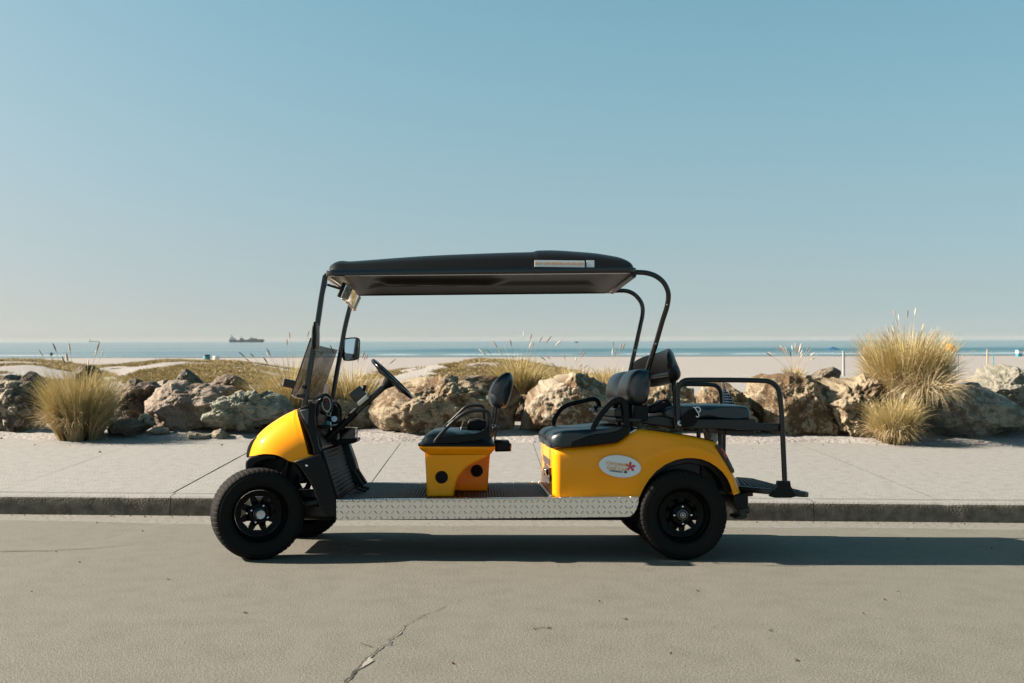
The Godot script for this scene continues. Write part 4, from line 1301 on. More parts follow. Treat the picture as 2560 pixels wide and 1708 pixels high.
func build_floor() -> void:
	var a := Vector3(-1.037, 0.346, -0.04)
	var b := Vector3(0.758, 0.371, -0.04)
	var y := 0.358
	# floor pan and the ribbed mat on it
	put("floor_pan", rbox(Vector3(b.x - a.x, 0.035, 1.08), 0.006, Transform3D(Basis(), Vector3((a.x + b.x) / 2, y - 0.024, -0.6))), M.black, cart)
	var prof := PackedVector2Array()
	var n := 70
	var x0 := a.x + 0.03
	var x1: float = Vector3(0.262, 0.369, -0.04).x
	for k in n * 4 + 1:
		var u := float(k) / (n * 4)
		prof.append(Vector2(lerpf(x0, x1, u), y - 0.004 + (0.006 if k % 4 in [1, 2] else 0.0)))
	prof.append(Vector2(x1, y - 0.008)); prof.append(Vector2(x0, y - 0.008))
	put("floor_mat", plate(prof, -0.075, -1.13, 0.001, 1), M.mat, cart)
	put("sill_trim", rbox(Vector3(x1 - a.x, 0.012, 0.012), 0.004, Transform3D(Basis(), Vector3((x1 + a.x) / 2, y, -1.14))), M.silver, cart)
	# chequer-plate skirts on both sides
	for s in 2:
		var pl := f2([-1.037, 0.341, -0.429, 0.352, 0.281, 0.36, 0.751, 0.366, 0.751, 0.345, 0.741, 0.307, 0.722, 0.274, 0.7, 0.257, 0.677, 0.253, 0.044, 0.245, -0.663, 0.237, -1.035, 0.231])
		var g := plate(pl, -0.04 if s == 0 else -1.156, -0.044 if s == 0 else -1.16, 0.0015, 1)
		var lip := plate(f2([-1.037, 0.353, -0.146, 0.363, 0.751, 0.375, 0.751, 0.363, -1.037, 0.34]), -0.036 if s == 0 else -1.12, -0.08 if s == 0 else -1.164, 0.006, 3)
		put("side_skirt", g, M.chequer, cart)
		put("skirt_lip", lip, M.chequer, cart)
		put("skirt_bolt", lathe(f2([0.001, 0.004, 0.006, 0.003, 0.008, 0.0]), 12, Transform3D(Basis(), Vector3(0.691, 0.309, -0.038) + Vector3(0, 0, -1.12 * s))), M.chrome, cart)
	# pedals
	for z in [-0.45, -0.62]:
		var pedal := spot("pedal", cart)
		var p0: Vector3 = Vector3(-0.984, 0.493, -0.62) + Vector3(0, 0, z + 0.62)
		var p1: Vector3 = Vector3(-0.924, 0.401, -0.62) + Vector3(0, 0, z + 0.62)
		var pr := PackedVector2Array()
		var dir := Vector2(p1.x - p0.x, p1.y - p0.y)
		var nr := Vector2(-dir.y, dir.x).normalized()
		for k in 25:
			pr.append(Vector2(p0.x, p0.y) + dir * k / 24.0 + nr * (0.008 if k % 3 == 1 else 0.002))
		pr.append(Vector2(p1.x, p1.y) - nr * 0.012); pr.append(Vector2(p0.x, p0.y) - nr * 0.012)
		put("pedal_pad", plate(pr, z + 0.045, z - 0.045, 0.001, 1), M.rubber, pedal)
		put("pedal_arm", tube(PackedVector3Array([p0.lerp(p1, 0.6), Vector3(p1.x - 0.04, 0.38, z), Vector3(p1.x + 0.02, 0.366, z)]), 0.012, 8), M.black, pedal)

func build_front_seat() -> void:
	# pedestal: a full-width upper box, a narrower column behind
	var up := f2([-0.529, 0.613, -0.52, 0.477, -0.515, 0.351, -0.352, 0.351, -0.346, 0.4, -0.337, 0.441, -0.32, 0.477, -0.298, 0.507, -0.267, 0.536, -0.223, 0.561, -0.176, 0.583, -0.128, 0.615])
	put("seat_pedestal", plate(up, -0.2, -1.0, 0.03, 4), M.yellow, cart)
	put("pedestal_back", plate(f2([-0.398, 0.592, -0.124, 0.611, -0.129, 0.554, -0.141, 0.358, -0.396, 0.358]), -0.56, -0.94, 0.012, 3), M.yellow, cart)
	var rows := []
	# flared rim of the pedestal under the seat, a rounded rectangle in plan
	var lo := Vector3(-0.528, 0.609, -0.22)
	var hi := Vector3(-0.123, 0.611, -0.22)
	var ty: float = Vector3(-0.34, 0.659, -0.2).y
	for q in [[0.0, 0.046, 0.0], [0.008, 0.036, 0.004], [0.022, 0.026, 0.014], [0.034, 0.014, 0.02], [0.038, 0.004, 0.022], [0.038, 0.0, 0.022]]:
		rows.append(plan_ring(lo.x - q[0], hi.x + q[2], -0.2 + q[0], -1.0 - q[0], 0.05, ty - q[1]))
	var g := Geo.new().patch(rows, true)
	g.cap(rows[-1])
	put("pedestal_rim", g, M.yellow, cart)
	put("speaker_cover", lathe(f2([0.001, 0.006, 0.034, 0.006, 0.038, 0.003, 0.039, -0.004]), 32, Transform3D(Basis(), Vector3(-0.426, 0.473, -0.2))), M.rubber, cart)
	put("speaker_cover", lathe(f2([0.001, 0.006, 0.034, 0.006, 0.038, 0.003, 0.039, -0.004]), 32, Transform3D(Basis(), Vector3(-0.211, 0.487, -0.555))), M.rubber, cart)
	# seat base and cushion
	rows = []
	for q in [[0.038, 0.0], [0.044, 0.004], [0.044, 0.014], [0.036, 0.018], [0.03, 0.02], [0.016, 0.045], [0.0, 0.068], [-0.04, 0.092], [-0.1, 0.104], [-0.16, 0.108], [-0.2, 0.108]]:
		rows.append(plan_ring(lo.x - q[0], hi.x + q[0] * 0.5, -0.2 + q[0], -1.0 - q[0], 0.06, ty + q[1]))
	var split := rows.slice(0, 4)
	put("seat_base", Geo.new().patch(split, true), M.plastic, cart)
	rows = rows.slice(3)
	for ring in rows:   # higher towards the front, sloping down to the back
		for k in ring.size():
			var u := clampf((ring[k].x - lo.x) / (hi.x - lo.x), 0, 1)
			ring[k].y += (ring[k].y - ty - 0.018) * (-0.25 * u)
	g = Geo.new().patch(rows, true)
	g.cap(rows[-1])
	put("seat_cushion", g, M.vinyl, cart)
	# hip restraints
	for z in [-0.17, -0.98]:
		var arm := spot("armrest", cart)
		if z > -0.5:
			put("rail", tube(smooth3(f3([-0.468, 0.68, -0.17, -0.463, 0.696, -0.17, -0.425, 0.742, -0.17, -0.373, 0.796, -0.17, -0.313, 0.847, -0.17, -0.267, 0.871, -0.17, -0.221, 0.878, -0.17, -0.167, 0.877, -0.17, -0.145, 0.86, -0.17, -0.138, 0.816, -0.17, -0.132, 0.753, -0.17, -0.137, 0.724, -0.17]), 4), 0.0115, 10), M.black, arm)
			put("arm_panel", plate(smooth2(f2([-0.468, 0.677, -0.456, 0.696, -0.401, 0.723, -0.316, 0.733, -0.22, 0.741, -0.159, 0.773, -0.145, 0.833, -0.13, 0.797, -0.13, 0.734, -0.156, 0.71, -0.243, 0.693, -0.364, 0.68]), 3), -0.16, -0.185, 0.006, 2), M.plastic, arm)
		else:
			put("rail", tube(smooth3(f3([-0.453, 0.738, -0.98, -0.388, 0.798, -0.98, -0.32, 0.864, -0.98, -0.287, 0.892, -0.98, -0.241, 0.903, -0.98, -0.186, 0.901, -0.98, -0.166, 0.882, -0.98, -0.163, 0.832, -0.98, -0.16, 0.756, -0.98]), 4), 0.0115, 10), M.black, arm)
	# belt buckles lying on the seat
	put("belt_stalk", tube(smooth3(f3([-0.321, 0.732, -0.5, -0.313, 0.763, -0.5, -0.303, 0.798, -0.5, -0.301, 0.806, -0.5]), 4), 0.004, 6), M.silver, cart)
	put("belt_buckle", plate(f2([-0.266, 0.812, -0.203, 0.823, -0.154, 0.807, -0.154, 0.756, -0.244, 0.745, -0.283, 0.77]), -0.5, -0.75, 0.01), M.plastic, cart)
	# back rest on two pairs of rods
	for z in [-0.3, -0.9]:
		for dx in [0.0, 9.0]:
			var top := Vector3(-0.089, 0.883, -0.3)
			var bot := Vector3(-0.125, 0.695, -0.3)
			var off: float = dx * 0.0024
			put("backrest_rod", tube(PackedVector3Array([Vector3(bot.x + off, bot.y, z), Vector3(top.x + off, top.y + 0.05, z)]), 0.006, 8), M.gloss_black, cart)
	put("rod_clamp", rbox(Vector3(0.045, 0.02, 0.66), 0.006, Transform3D(Basis(), Vector3(-0.095, 0.767, -0.3) + Vector3(0, 0, -0.3))), M.black, cart)
	var bp := smooth2(f2([-0.036, 1.114, -0.012, 1.104, 0.001, 1.065, -0.006, 1.009, -0.023, 0.948, -0.045, 0.901, -0.069, 0.887, -0.099, 0.891, -0.128, 0.913, -0.143, 0.957, -0.134, 1.011, -0.107, 1.065, -0.071, 1.099]), 4)
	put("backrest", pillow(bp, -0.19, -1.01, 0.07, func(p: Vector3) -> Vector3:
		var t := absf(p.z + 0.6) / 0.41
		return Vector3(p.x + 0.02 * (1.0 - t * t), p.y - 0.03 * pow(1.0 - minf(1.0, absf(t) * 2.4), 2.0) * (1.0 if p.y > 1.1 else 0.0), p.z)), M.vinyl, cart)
	put("backrest_trim", plate(f2([-0.066, 0.889, -0.047, 0.899, -0.049, 0.914, -0.069, 0.904]), -0.22, -0.98, 0.003), M.amber, cart)
	var tray := spot("bottle_holder", cart)
	put("tray", plate(f2([-0.104, 0.691, -0.014, 0.691, -0.009, 0.674, 0.001, 0.669, -0.001, 0.624, -0.098, 0.621]), -0.3, -0.5, 0.02, 4), M.plastic, tray)
	put("tray_yellow_reflection", plate(f2([-0.038, 0.666, 0.003, 0.666, 0.001, 0.626, -0.033, 0.626]), -0.305, -0.495, 0.02, 4), M.amber, tray)  # amber colour paints yellow bodywork reflected in the black tray side

func plan_ring(x0: float, x1: float, z0: float, z1: float, r: float, y: float) -> PackedVector3Array:
	var ring := PackedVector3Array()
	for q in 4:
		for k in 6:
			var a := PI / 2 * (q + k / 5.0)
			var cx := x1 - r if q == 0 or q == 3 else x0 + r
			var cz := z0 - r if q < 2 else z1 + r
			ring.append(Vector3(cx + cos(a) * r, y, cz + sin(a) * r))
	return ring

func build_rear_body() -> void:
	# stations from the seat-box front to the tail: bottoms follow the sill and the wheel arch
	var bt := [[Vector2(0.241, 0.362), Vector2(0.239, 0.656)], [Vector2(0.245, 0.362), Vector2(0.244, 0.656)], [Vector2(0.255, 0.362), Vector2(0.254, 0.656)], [Vector2(0.269, 0.362), Vector2(0.268, 0.657)], [Vector2(0.288, 0.362), Vector2(0.287, 0.659)], [Vector2(0.379, 0.363), Vector2(0.379, 0.666)], [Vector2(0.475, 0.363), Vector2(0.475, 0.676)], [Vector2(0.547, 0.365), Vector2(0.552, 0.686)], [Vector2(0.607, 0.365), Vector2(0.614, 0.696)], [Vector2(0.667, 0.366), Vector2(0.667, 0.725)], [Vector2(0.715, 0.368), Vector2(0.711, 0.758)], [Vector2(0.757, 0.368), Vector2(0.74, 0.772)], [Vector2(0.77, 0.399), Vector2(0.773, 0.773)], [Vector2(0.787, 0.432), Vector2(0.807, 0.768)], [Vector2(0.816, 0.477), Vector2(0.846, 0.764)], [Vector2(0.86, 0.526), Vector2(0.889, 0.759)], [Vector2(0.913, 0.564), Vector2(0.938, 0.752)], [Vector2(0.976, 0.591), Vector2(0.996, 0.744)], [Vector2(1.034, 0.602), Vector2(1.049, 0.736)], [Vector2(1.082, 0.603), Vector2(1.102, 0.727)], [Vector2(1.131, 0.596), Vector2(1.156, 0.715)], [Vector2(1.179, 0.578), Vector2(1.194, 0.705)], [Vector2(1.222, 0.551), Vector2(1.223, 0.698)], [Vector2(1.259, 0.518), Vector2(1.245, 0.658)], [Vector2(1.287, 0.479), Vector2(1.276, 0.603)], [Vector2(1.307, 0.433), Vector2(1.315, 0.541)], [Vector2(1.316, 0.402), Vector2(1.35, 0.46)], [Vector2(1.323, 0.383), Vector2(1.374, 0.398)]]
	var ins := []
	for k in bt.size():
		ins.append([0.042, 0.03, 0.016, 0.005, 0.0][k] if k < 5 else 0.0)
	var g := shell(bt, -0.066, -1.134, 0.045, ins, 0.006, 10)
	# the pressed crease that follows the wheel arch
	var cx := 1.016
	var cy := 0.262
	for k in g.v.size():
		var p := g.v[k]
		var d := Vector2(p.x - cx, p.y - cy).length()
		if p.x > 0.6 and (p.z > -0.12 or p.z < -1.08):
			var f := smoothstep(0.43, 0.405, d) * 0.012
			g.v[k].z += f if p.z > -0.6 else -f
	put("rear_body", g, M.yellow, cart)
	put("wheel_well", plate(f2([0.79, 0.358, 0.795, 0.399, 0.839, 0.484, 0.908, 0.545, 1.007, 0.587, 1.106, 0.599, 1.205, 0.578, 1.279, 0.529, 1.333, 0.449, 1.352, 0.373, 1.308, 0.373, 1.279, 0.461, 1.205, 0.539, 1.081, 0.563, 0.958, 0.538, 0.884, 0.484, 0.839, 0.411, 0.829, 0.358]), -0.2, -1.0, 0.005), M.black, cart)
	put("rear_well_box", rbox(Vector3(0.62, 0.3, 0.5), 0.02, Transform3D(Basis(), Vector3(1.0, 0.43, -0.6))), M.black, cart)
	put("body_liner", rbox(Vector3(0.8, 0.3, 0.7), 0.02, Transform3D(Basis(), Vector3(0.78, 0.48, -0.6))), M.black, cart)
	# seat-box front: latch, panel joints and the corner moulding to the floor
	var fx: float = Vector3(0.24, 0.466, -0.1).x - 0.002
	put("access_panel", rbox(Vector3(0.006, 0.24, 0.5), 0.002, Transform3D(Basis(), Vector3(fx, 0.52, -0.52))), M.yellow, cart)
	var latch := spot("latch", cart)
	put("latch_plate", rbox(Vector3(0.012, 0.085, 0.028), 0.004, Transform3D(Basis(), Vector3(fx - 0.004, 0.49, -0.2))), M.gloss_black, latch)
	put("latch_ring", tube(smooth3(PackedVector3Array([Vector3(fx - 0.01, 0.53, -0.2), Vector3(fx - 0.03, 0.522, -0.2), Vector3(fx - 0.035, 0.5, -0.2), Vector3(fx - 0.02, 0.475, -0.2), Vector3(fx - 0.01, 0.46, -0.2)]), 4), 0.005, 8), M.chrome, latch)
	put("key_slot", rbox(Vector3(0.03, 0.04, 0.02), 0.006, Transform3D(Basis(), Vector3(fx - 0.02, 0.5, -0.3))), M.gloss_black, latch)
	put("sill_gap", rbox(Vector3(0.5, 0.007, 0.004), 0.001, Transform3D(Basis(Vector3.BACK, 0.004), Vector3(0.497, 0.367, -0.058))), M.black, cart)
	put("floor_moulding", tube(PackedVector3Array([Vector3(fx - 0.006, 0.366, -0.08), Vector3(fx - 0.006, 0.366, -1.12)]), 0.01, 8), M.cream, cart)
	put("side_crease_vent", rbox(Vector3(0.05, 0.012, 0.2), 0.004, Transform3D(Basis(Vector3.BACK, 0.5), Vector3(0.723, 0.759, -0.12) + Vector3(0, 0, -0.06))), M.silver, cart)
	# tail lamp let into the slanting rear corner
	for s in 2:
		var lamp := spot("tail_light", cart)
		var zo := -1.2 if s == 1 else 0.0
		var parts := [["lamp_case", f2([1.216, 0.675, 1.231, 0.684, 1.252, 0.68, 1.288, 0.615, 1.329, 0.532, 1.329, 0.515, 1.314, 0.515, 1.273, 0.577]), M.gloss_black, 0.0], ["lamp_lens", f2([1.245, 0.661, 1.257, 0.663, 1.286, 0.609, 1.276, 0.602]), M.red, 0.006], ["lamp_lens", f2([1.283, 0.592, 1.29, 0.594, 1.319, 0.535, 1.312, 0.53]), M.lens, 0.006]]
		for q in parts:
			var z0: float = -0.052 + q[3]
			var z1 := -0.1
			put(q[0], plate(q[1], z0 if s == 0 else -1.2 - z0, z1 if s == 0 else -1.2 - z1, 0.004, 2), q[2], lamp)
	# black bumper corner and hitch
	put("rear_bumper", plate(smooth2(f2([1.321, 0.375, 1.36, 0.385, 1.404, 0.397, 1.413, 0.385, 1.413, 0.309, 1.398, 0.299, 1.345, 0.296, 1.33, 0.323]), 2), -0.06, -1.14, 0.012, 3), M.plastic, cart)
	put("hitch", plate(f2([1.348, 0.354, 1.388, 0.31, 1.43, 0.265, 1.428, 0.238, 1.392, 0.231, 1.357, 0.231, 1.362, 0.245, 1.388, 0.25, 1.368, 0.3]), -0.14, -0.3, 0.01, 3), M.black, cart)
	put("hitch_bar", rbox(Vector3(0.05, 0.04, 0.9), 0.008, Transform3D(Basis(), Vector3(1.424, 0.284, -0.4) + Vector3(0, 0, -0.2))), M.black, cart)
	# sticker on the near side
	var st := spot("oval_sticker", cart, Transform3D(Basis(Vector3.BACK, deg_to_rad(-6.5)), Vector3(0.639, 0.552, -0.044)))
	var ov := PackedVector2Array()
	for k in 48:
		ov.append(Vector2(cos(TAU * k / 48) * 0.1265, sin(TAU * k / 48) * 0.0655))
	put("sticker_face", plate(ov, 0.0, -0.006, 0.0006, 1), M.sticker, st)
	word("lettering", "Coronado", 0.0205, Vector3(-0.086, 0.013, 0.0012), M.orange, st, true)
	word("lettering", "Golf Cars", 0.0205, Vector3(-0.079, -0.014, 0.0012), M.orange, st, true)
	word("lettering", "CORONADO  CA", 0.0105, Vector3(-0.063, -0.032, 0.0012), M.black, st, false)
	var cp := plate(f2([-0.008, -0.004, 0.009, -0.004, 0.009, 0.002, 0.005, 0.002, 0.005, 0.007, 0.008, 0.007, 0.008, 0.009, -0.008, 0.009, -0.008, 0.007, -0.004, 0.007, -0.004, 0.002, -0.008, 0.002]), 0.0014, 0.0004, 0.0002, 1)
	for k in cp.v.size():
		cp.v[k] += Vector3(0.036, -0.03, 0)
	put("cart_pictogram", cp, M.black, st)
	for k in 5:
		var a: float = [1.7, 0.35, -0.75, -2.3, 2.75][k]
		var pet := smooth2(f2([0, 0, 0.012, 0.006, 0.024, 0.0075, 0.031, 0.0, 0.024, -0.0075, 0.012, -0.006]), 3)
		var pg := plate(pet, 0.0016 - k * 0.0001, 0.0004, 0.0002, 1)
		for i in pg.v.size():
			pg.v[i] = Basis(Vector3.BACK, a) * pg.v[i] + Vector3(0.062, 0.004, 0)
		put("petal", pg, M.flower, st)

func word(called: String, text: String, size: float, at: Vector3, m: Material, parent: Node, slanted: bool) -> void:
	var tm := TextMesh.new()
	var f := SystemFont.new()
	f.font_names = PackedStringArray(["Droid Serif" if slanted else "Droid Sans"])
	f.font_weight = 700
	tm.font = f
	tm.text = text
	tm.font_size = 64
	tm.pixel_size = size / 46.0
	tm.depth = 0.001
	tm.horizontal_alignment = HORIZONTAL_ALIGNMENT_LEFT
	tm.vertical_alignment = VERTICAL_ALIGNMENT_CENTER
	var o := put(called, tm, m, parent)
	o.transform = Transform3D(Basis(Vector3.RIGHT, Vector3(0.25 if slanted else 0.0, 1, 0), Vector3.BACK), at)

func build_rear_seats() -> void:
	# forward-facing bench
	var sp := smooth2(f2([0.23, 0.688, 0.237, 0.724, 0.266, 0.75, 0.321, 0.765, 0.406, 0.773, 0.526, 0.783, 0.635, 0.795, 0.701, 0.8, 0.715, 0.774, 0.691, 0.731, 0.623, 0.697, 0.478, 0.675, 0.333, 0.657, 0.266, 0.652, 0.239, 0.662]), 4)
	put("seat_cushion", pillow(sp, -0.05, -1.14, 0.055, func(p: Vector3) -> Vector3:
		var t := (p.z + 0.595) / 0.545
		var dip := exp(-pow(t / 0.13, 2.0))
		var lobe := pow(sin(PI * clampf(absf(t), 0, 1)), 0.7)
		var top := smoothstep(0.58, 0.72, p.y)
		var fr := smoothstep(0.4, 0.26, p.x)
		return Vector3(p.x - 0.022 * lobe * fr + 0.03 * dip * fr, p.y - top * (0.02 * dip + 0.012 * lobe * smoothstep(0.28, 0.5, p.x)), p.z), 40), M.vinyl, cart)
	var bp := smooth2(f2([0.797, 1.14, 0.824, 1.133, 0.839, 1.103, 0.836, 1.04, 0.824, 0.972, 0.809, 0.931, 0.772, 0.919, 0.733, 0.926, 0.707, 0.947, 0.699, 0.996, 0.707, 1.056, 0.729, 1.105, 0.763, 1.135]), 4)
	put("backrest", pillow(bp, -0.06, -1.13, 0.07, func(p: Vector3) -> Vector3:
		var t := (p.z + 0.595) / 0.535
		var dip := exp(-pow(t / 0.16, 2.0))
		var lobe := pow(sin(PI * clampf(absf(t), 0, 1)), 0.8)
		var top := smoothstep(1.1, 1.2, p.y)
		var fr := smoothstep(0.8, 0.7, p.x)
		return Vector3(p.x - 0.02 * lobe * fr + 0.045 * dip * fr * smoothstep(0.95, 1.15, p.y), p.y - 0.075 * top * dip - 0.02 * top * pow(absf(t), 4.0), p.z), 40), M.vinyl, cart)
	# hip restraints of the rear bench
	var near := spot("armrest", cart)
	var ring := smooth3(f3([0.479, 0.74, -0.07, 0.482, 0.774, -0.07, 0.494, 0.803, -0.07, 0.513, 0.836, -0.07, 0.542, 0.875, -0.07, 0.571, 0.908, -0.07, 0.602, 0.935, -0.07, 0.633, 0.949, -0.07, 0.66, 0.942, -0.07, 0.675, 0.918, -0.07, 0.679, 0.875, -0.07, 0.682, 0.827, -0.07, 0.682, 0.78, -0.07, 0.672, 0.746, -0.07]), 4)
	put("rail", tube(ring, 0.012, 10, 0.017), M.plastic, near)
	put("arm_panel", plate(smooth2(f2([0.337, 0.678, 0.344, 0.693, 0.377, 0.705, 0.464, 0.738, 0.533, 0.748, 0.618, 0.763, 0.67, 0.794, 0.69, 0.789, 0.682, 0.751, 0.642, 0.706, 0.613, 0.691, 0.497, 0.679, 0.377, 0.669, 0.349, 0.666]), 3), -0.045, -0.08, 0.008, 3), M.plastic, near)
	var far := spot("armrest", cart)
	put("rail", tube(smooth3(f3([0.324, 0.766, -1.1, 0.332, 0.808, -1.1, 0.352, 0.844, -1.1, 0.38, 0.881, -1.1, 0.417, 0.906, -1.1, 0.462, 0.921, -1.1, 0.535, 0.938, -1.1, 0.597, 0.952, -1.1, 0.626, 0.947, -1.1, 0.643, 0.925, -1.1, 0.648, 0.885, -1.1, 0.651, 0.846, -1.1]), 4), 0.012, 10, 0.016), M.plastic, far)
	# belt bar with reels under the back rest
	put("belt_bar", rbox(Vector3(0.05, 0.05, 1.04), 0.01, Transform3D(Basis(), Vector3(0.635, 0.87, -0.1) + Vector3(0, 0, -0.5))), M.black, cart)
	put("belt_bar", rbox(Vector3(0.16, 0.03, 1.0), 0.01, Transform3D(Basis(), Vector3(0.701, 0.827, -0.1) + Vector3(0, 0, -0.5))), M.black, cart)
	for z in [-0.14, -0.5, -0.72, -1.02]:
		var reel := spot("belt_reel", cart)
		put("reel_case", rbox(Vector3(0.09, 0.1, 0.07), 0.012, Transform3D(Basis(), Vector3(Vector3(0.776, 0.868, -0.14).x, 0.87, z))), M.plastic, reel)
		put("belt_strap", rbox(Vector3(0.025, 0.09, 0.05), 0.004, Transform3D(Basis(), Vector3(Vector3(0.775, 0.788, -0.14).x, 0.77, z))), M.black, reel)
	var fb := spot("belt_buckle", cart)
	put("buckle_case", plate(f2([0.587, 0.908, 0.615, 0.903, 0.693, 0.898, 0.721, 0.865, 0.671, 0.837, 0.61, 0.853]), -0.93, -1.02, 0.01), M.plastic, fb)
	put("buckle_tongue", plate(f2([0.562, 0.889, 0.596, 0.897, 0.604, 0.859, 0.582, 0.87, 0.565, 0.875]), -0.96, -0.985, 0.004), M.silver, fb)
	var nb := spot("belt_buckle", cart)
	put("buckle_case", plate(f2([0.848, 0.908, 0.936, 0.951, 0.964, 0.954, 0.974, 0.939, 0.986, 0.934, 0.996, 0.899, 0.963, 0.889, 0.878, 0.864, 0.845, 0.866]), -0.22, -0.36, 0.012, 3), M.plastic, nb)
	put("buckle_button", plate(f2([0.926, 0.939, 0.941, 0.941, 0.943, 0.932, 0.928, 0.929]), -0.215, -0.24, 0.002), M.red, nb)
	# rear-facing bench
	var rb := smooth2(f2([0.993, 1.276, 1.015, 1.252, 1.034, 1.201, 1.054, 1.149, 1.063, 1.11, 1.053, 1.081, 1.026, 1.059, 1.002, 1.051, 0.992, 1.076, 0.982, 1.144, 0.975, 1.217, 0.978, 1.261]), 4)
	put("backrest", pillow(rb, -0.08, -1.12, 0.06, func(p: Vector3) -> Vector3:
		var t := (p.z + 0.6) / 0.52
		return Vector3(p.x - 0.075 * t * t + 0.02 - 0.05 * smoothstep(0.2, 1.0, -t), p.y - 0.05 * pow(absf(t), 4.0) * smoothstep(1.1, 1.25, p.y) - 0.02 * smoothstep(-0.2, 1.0, -t), p.z), 40), M.plastic, cart)
	var rs := smooth2(f2([0.915, 0.874, 0.934, 0.898, 0.988, 0.913, 1.11, 0.916, 1.257, 0.917, 1.379, 0.915, 1.428, 0.908, 1.447, 0.889, 1.452, 0.855, 1.442, 0.836, 1.354, 0.83, 1.012, 0.829, 0.944, 0.838, 0.92, 0.852]), 4)
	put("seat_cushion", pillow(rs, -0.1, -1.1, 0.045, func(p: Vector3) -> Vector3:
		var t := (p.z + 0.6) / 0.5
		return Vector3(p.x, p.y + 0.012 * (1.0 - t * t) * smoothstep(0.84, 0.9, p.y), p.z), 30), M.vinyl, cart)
	# crossbar behind the rear back rest
	put("crossbar", tube(smooth3(PackedVector3Array([Vector3(0.982, 1.099, -1), Vector3(0.977, 1.106, -0.7), Vector3(0.984, 1.109, -0.3), Vector3(0.988, 1.102, -0.22), Vector3(0.994, 1.077, -0.2), Vector3(0.999, 0.986, -0.2), Vector3(1.008, 0.839, -0.2)]), 4), 0.014, 10), M.black, cart)

